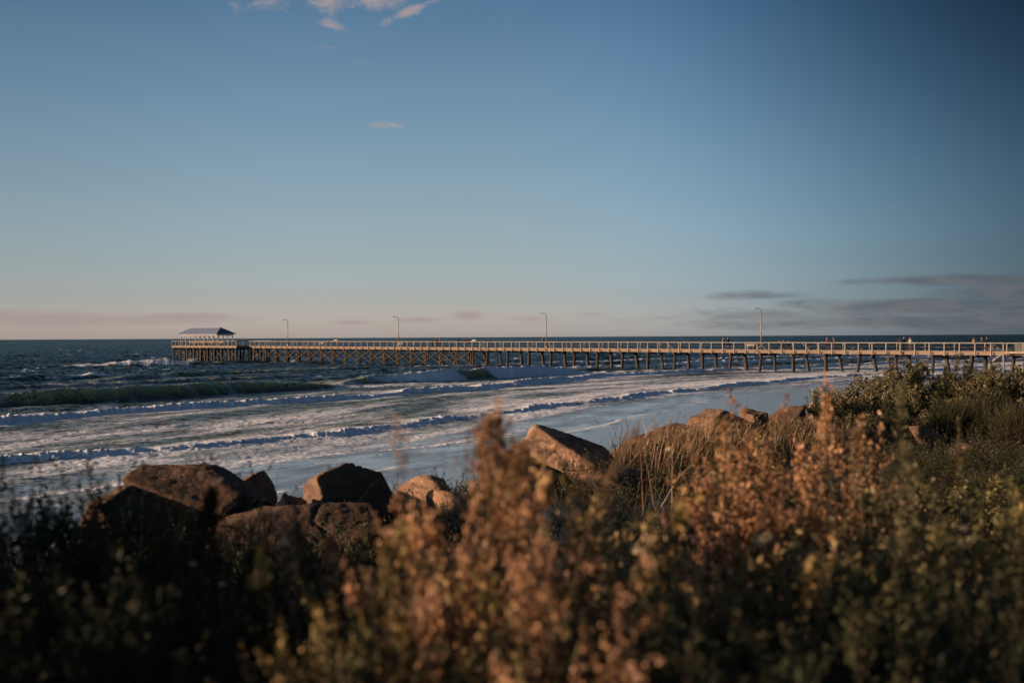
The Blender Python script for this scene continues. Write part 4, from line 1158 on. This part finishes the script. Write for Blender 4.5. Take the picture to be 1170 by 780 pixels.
# ---- grass tufts
def grass_tuft(x, y, z, n, hgt, spread, seed, label, lean=(0, 0), mat='straw', heads=.2, wid=.004):
    rs = np.random.RandomState(seed)
    e_ = empty('grass_tuft', (x, y, z)); tag(e_, label, 'grass', 'dry grass tufts')
    b = rs.normal(size=(n, 3)) * [spread, spread, 0]
    L = hgt * rs.uniform(.5, 1.1, n)
    tip = b + np.stack([rs.normal(size=n) * .30 * L + lean[0] * L, rs.normal(size=n) * .30 * L + lean[1] * L, L * .92], 1)
    mid = (b + tip) / 2; mid[:, 2] += L * .12
    side = rs.normal(size=(n, 3)); side[:, 2] = 0; side /= np.linalg.norm(side, axis=1)[:, None]
    w = wid * rs.uniform(.6, 1.2, n)[:, None]
    V = np.stack([b - side * w, b + side * w, mid + side * w * .7, mid - side * w * .7, tip + side * w * .15, tip - side * w * .15], 1).reshape(-1, 3)
    f = np.array([(0, 1, 2, 3), (3, 2, 4, 5)])
    Fq = (f[None] + (np.arange(n) * 6)[:, None, None]).reshape(-1, 4)
    t = np.repeat(rs.rand(n), 2)
    k = int(n * heads)
    if k:
        hp = tip[:k, None] - (tip[:k] - mid[:k])[:, None] * rs.rand(k, 9)[..., None] * .25 + rs.normal(size=(k, 9, 3)) * wid * 1.6
        HV, HF = octas(hp.reshape(-1, 3), wid * rs.uniform(.8, 1.6, k * 9))
        Fq = np.concatenate([Fq, HF + len(V)]); V = np.concatenate([V, HV]); t = np.concatenate([t, np.repeat(rs.rand(k * 9), 6)])
    me = np_mesh('blades', V, Fq, [M[mat]], face_attrs={'tint': t}); o = bpy.data.objects.new('blades', me); COL.objects.link(o); o.parent = e_
GR = [(745, 20.6, 26, .75, .35, 180, 'dry straw grass over the lower left of the sloping boulder', (.25, 0)),
      (775, 20.8, 22, .85, .4, 260, 'dense dry straw grass before the sloping boulder', (.3, 0)),
      (805, 21.5, 15, .85, .35, 220, 'tall dry straw grass between the sloping and the tall rounded boulder', (.35, 0)),
      (838, 22.5, 10, .62, .3, 150, 'dry straw grass over the right of the tall rounded boulder', (.3, 0)),
      (880, 24, 10, .6, .5, 300, 'low dry grass before the dark flat boulder', (.2, 0)),
      (915, 25, 12, .55, .4, 220, 'low dry grass left of the reddish low boulder', (.2, 0))]
for i, (px, D, dpy, h, sp, n, lab, ln) in enumerate(GR):
    x, y, _ = at(px, D); z = gz(x, y)
    z = max(z, EYE - (545 - hy(px)) * D / F)
    grass_tuft(x, y, z, n, h, sp, 500 + i, lab, ln, wid=.006)
for i, (px, py, D, h, lab) in enumerate([(55, 528, 5.0, .6, 'thin grass stalks near the left edge, before the surf'), (120, 520, 5.2, .62, 'thin grass stalks left of the dark boulders'),
                                     (160, 515, 5.4, .6, 'thin grass stalks above the low dark boulder'), (262, 530, 6.0, .5, 'few thin grass stalks before the tall dark boulder')]):
    x, y, zt = at(px, D, py)
    grass_tuft(x, y, zt - h * .95, 26, h, .16, 600 + i, lab, (.18, 0), 'leaf_rust', .8, .0035)
x, y, zt = at(735, 14.0, 478)
grass_tuft(x, y, zt - 1.0, 14, 1.0, .25, 700, 'few dark dried flower stalks standing before the surf', (.05, 0), 'leaf_rust', .9, .004)

# ---- undergrowth of the dune: ground cover nobody could count
def undergrowth():
    rs = np.random.RandomState(77)
    N_ = 9000
    D = 2.6 + 42 * rs.rand(N_) ** 1.35
    an = rs.uniform(-.50, .50, N_)
    X = D * an; Y = D
    T, W = TW(X, Y); keep = W < wall_w(T) + .3
    X, Y, D = X[keep], Y[keep], D[keep]
    n = len(X)
    Z = ground_z(X, Y)
    k = 5
    b = np.repeat(np.stack([X, Y, Z - .02], 1), k, 0) + rs.normal(size=(n * k, 3)) * [.08, .08, 0]
    h = np.repeat(.20 + .42 * vnoise(X * .8, Y * .8, 5), k) * rs.uniform(.5, 1.2, n * k)
    tips = b + rnd_dir(n * k, rs, 1.2) * h[:, None]
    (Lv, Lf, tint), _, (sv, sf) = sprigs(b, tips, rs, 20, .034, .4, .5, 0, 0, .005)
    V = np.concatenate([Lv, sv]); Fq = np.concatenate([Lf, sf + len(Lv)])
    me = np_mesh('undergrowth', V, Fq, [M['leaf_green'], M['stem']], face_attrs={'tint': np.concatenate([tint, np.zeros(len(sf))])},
                 mat_idx=np.concatenate([np.zeros(len(Lf)), np.ones(len(sf))]))
    o = bpy.data.objects.new('undergrowth', me); COL.objects.link(o)
    tag(o, 'low olive and brown ground cover over the dune between the bushes', 'undergrowth', kind='stuff')
undergrowth()

# ------------------------------------------------------------------ sky, sun
SUN_EL = rad(9.0); SUN_DIR = Vector((-1.0, -.10, 0)).normalized()
w = bpy.data.worlds.new('World'); SC.world = w; w.use_nodes = True
nt = w.node_tree; nt.nodes.clear()
class WN(NT):
    def __init__(s, t): s.t = t
g = WN(nt)
sky = g.n('ShaderNodeTexSky', sky_type='NISHITA'); sky.sun_disc = False; sky.sun_elevation = SUN_EL
sky.sun_rotation = math.atan2(SUN_DIR.x, SUN_DIR.y)
sky.altitude = 10; sky.air_density = 1.0; sky.dust_density = .9; sky.ozone_density = 2.2
tc = g.n('ShaderNodeTexCoord').outputs['Generated']
sx = g.n('ShaderNodeSeparateXYZ'); g.l(tc, sx.inputs[0])
az = g.math('ARCTAN2', sx.outputs[0], sx.outputs[1]); el = g.math('ARCSINE', sx.outputs[2])
def A_(px): return math.atan((px - 585) / F)
def E2(px, py): return math.atan((hy(px) - py) / F)
def blob(px, py, rx, ry, slope=0.0):
    """soft elliptical cloud region round a sky direction"""
    a0, e0 = A_(px), E2(px, py)
    da = g.math('SUBTRACT', az, a0); de = g.math('SUBTRACT', el, e0)
    if slope: de = g.math('SUBTRACT', de, g.math('MULTIPLY', da, slope))
    q = g.math('ADD', g.math('POWER', g.math('ABSOLUTE', g.math('DIVIDE', da, rx / F)), 2.0), g.math('POWER', g.math('ABSOLUTE', g.math('DIVIDE', de, ry / F)), 2.0))
    return g.math('EXPONENT', g.math('MULTIPLY', q, -1.0))
cv = g.n('ShaderNodeCombineXYZ'); g.l(az, cv.inputs[0]); g.l(el, cv.inputs[1])
def cnoise(sx_, sy_, detail=6, rough=.6, off=0.0, dist=.3):
    mp = g.n('ShaderNodeMapping'); mp.inputs['Scale'].default_value = (sx_, sy_, 1); mp.inputs['Location'].default_value = (off, off * .7, off)
    g.l(cv.outputs[0], mp.inputs[0]); return g.noise(1.0, detail, rough, mp.outputs[0], dist)
def total(bl):
    r = None
    for b, wt in bl:
        x_ = g.math('MULTIPLY', b, wt); r = x_ if r is None else g.math('MAXIMUM', r, x_)
    return r
nlow = cnoise(16, 90, 7, .6, 3.0); npuf = cnoise(60, 95, 7, .62, 9.0, .6)
low = total([(blob(1120, 323, 120, 7, .00), 1.0), (blob(1110, 350, 200, 11), 1.0), (blob(1060, 368, 260, 9), .8), (blob(880, 362, 200, 12), .62), (blob(860, 338, 70, 6), .62),
             (blob(1250, 345, 200, 26), 1.0), (blob(760, 362, 60, 5), .4)])
lowg = g.remap(low, .05, .3)
lowm = g.remap(g.math('ADD', low, g.math('MULTIPLY', g.math('SUBTRACT', nlow, .5), 1.5)), .18, .8)
left = total([(blob(60, 366, 200, 9), .8), (blob(200, 362, 90, 5), .7), (blob(-100, 366, 200, 12), .8), (blob(535, 361, 22, 6), .85), (blob(480, 365, 30, 4), .7), (blob(600, 364, 40, 4), .6), (blob(400, 368, 30, 4), .55), (blob(680, 360, 40, 5), .45)])
leftg = g.remap(left, .05, .3)
leftm = g.remap(g.math('ADD', left, g.math('MULTIPLY', g.math('SUBTRACT', nlow, .5), 1.3)), .10, .75)
top_ = total([(blob(372, 2, 34, 15), 1.1), (blob(432, 0, 40, 16), 1.0), (blob(305, 4, 44, 20), .55), (blob(470, 14, 38, 7, .45), .95), (blob(382, 32, 20, 7, -.3), .7),
              (blob(438, 145, 24, 5), .75), (blob(372, 58, 22, 4, .1), .45), (blob(412, 73, 24, 4), .35), (blob(506, 130, 26, 6), .3), (blob(402, 147, 14, 4), .35)])
topm = g.remap(g.math('ADD', top_, g.math('MULTIPLY', g.math('SUBTRACT', npuf, .5), 2.2)), .28, 1.2)
# colour grade of the air with height and away from the sun
grade = g.ramp(g.remap(el, -.02, .60, 0, 1, False), [(.0, (.70, .71, 1.18)), (.039, (.64, .65, 1.06)), (.077, (.42, .455, .74)), (.116, (.365, .388, .558)), (.166, (.348, .358, .462)), (.215, (.328, .342, .408)),
                                                 (.264, (.305, .323, .377)), (.312, (.275, .303, .351)), (.36, (.246, .28, .325)), (.402, (.206, .253, .302)), (.60, (.20, .215, .235)), (1, (.20, .21, .22))])
side = g.math('MULTIPLY', g.remap(az, .06, .42, 2.0, .48), g.remap(az, -.40, -.12, .80, 1.0))
side = g.math('ADD', side, g.remap(g.math('ABSOLUTE', az), .44, .85, 0.0, .75))
dk = g.math('MULTIPLY', g.remap(az, .0, .38), g.remap(el, .04, .26))
side = g.math('MULTIPLY', side, g.math('SUBTRACT', 1.0, g.math('MULTIPLY', dk, .62)))
col = g.mix(1.0, sky.outputs[0], grade, 'MULTIPLY')
sc_ = g.n('ShaderNodeVectorMath', operation='SCALE'); g.l(col, sc_.inputs[0]); g.l(side, sc_.inputs['Scale']); col = sc_.outputs[0]
bl = g.remap(az, .0, .40, 0, 1.0, False)
col = g.mix(bl, col, g.mix(1.0, col, (.66, .95, 1.2), 'MULTIPLY'))
K = 1.0
CL_GREY = (.46, .55, .67); CL_PINK = (1.85, 1.48, 1.40); CL_TOP = (2.4, 1.8, 1.65)
lowm = g.math('MULTIPLY', lowm, lowg); leftm = g.math('MULTIPLY', leftm, leftg)
col = g.mix(g.math('MULTIPLY', leftm, .75), col, CL_PINK)
col = g.mix(g.math('MULTIPLY', lowm, .74), col, g.mix(g.remap(cnoise(26, 120, 6, .6, 5.0), .40, .62), CL_GREY, (.72, .70, .76)))
topm = g.math('MULTIPLY', topm, g.remap(top_, .03, .25))
col = g.mix(g.math('MULTIPLY', topm, .68), col, CL_TOP)
bg = g.n('ShaderNodeBackground'); bg.inputs[1].default_value = .10; g.l(col, bg.inputs[0])
out = g.n('ShaderNodeOutputWorld'); g.l(bg.outputs[0], out.inputs[0])

sd = bpy.data.lights.new('sun', 'SUN'); sd.energy = 5.0; sd.angle = rad(.6); sd.color = (1.0, .66, .42)
so = bpy.data.objects.new('sun', sd); COL.objects.link(so)
dirv = Vector((SUN_DIR.x * math.cos(SUN_EL), SUN_DIR.y * math.cos(SUN_EL), math.sin(SUN_EL)))
so.rotation_euler = dirv.to_track_quat('Z', 'Y').to_euler(); so.location = (-60, -20, 60)

# ------------------------------------------------------------------ camera
cd = bpy.data.cameras.new('camera'); cd.sensor_width = 36; cd.lens = 36 * F / 1170; cd.clip_end = 60000; cd.clip_start = .05
cam = bpy.data.objects.new('camera', cd); COL.objects.link(cam); SC.camera = cam
cam.matrix_world = Matrix.Translation((0, 0, EYE)) @ Matrix.Rotation(rad(90 - .187), 4, 'X') @ Matrix.Rotation(rad(-.30), 4, 'Z')
cd.dof.use_dof = True; cd.dof.focus_distance = 40; cd.dof.aperture_fstop = 3.0; cd.dof.aperture_blades = 0

SC.view_settings.view_transform = 'Standard'; SC.view_settings.look = 'None'
SC.view_settings.exposure = 1.0; SC.view_settings.gamma = 1
SC.render.engine = 'CYCLES'
SC.cycles.use_denoising = True
SC.cycles.max_bounces = 6; SC.cycles.diffuse_bounces = 2; SC.cycles.transparent_max_bounces = 4
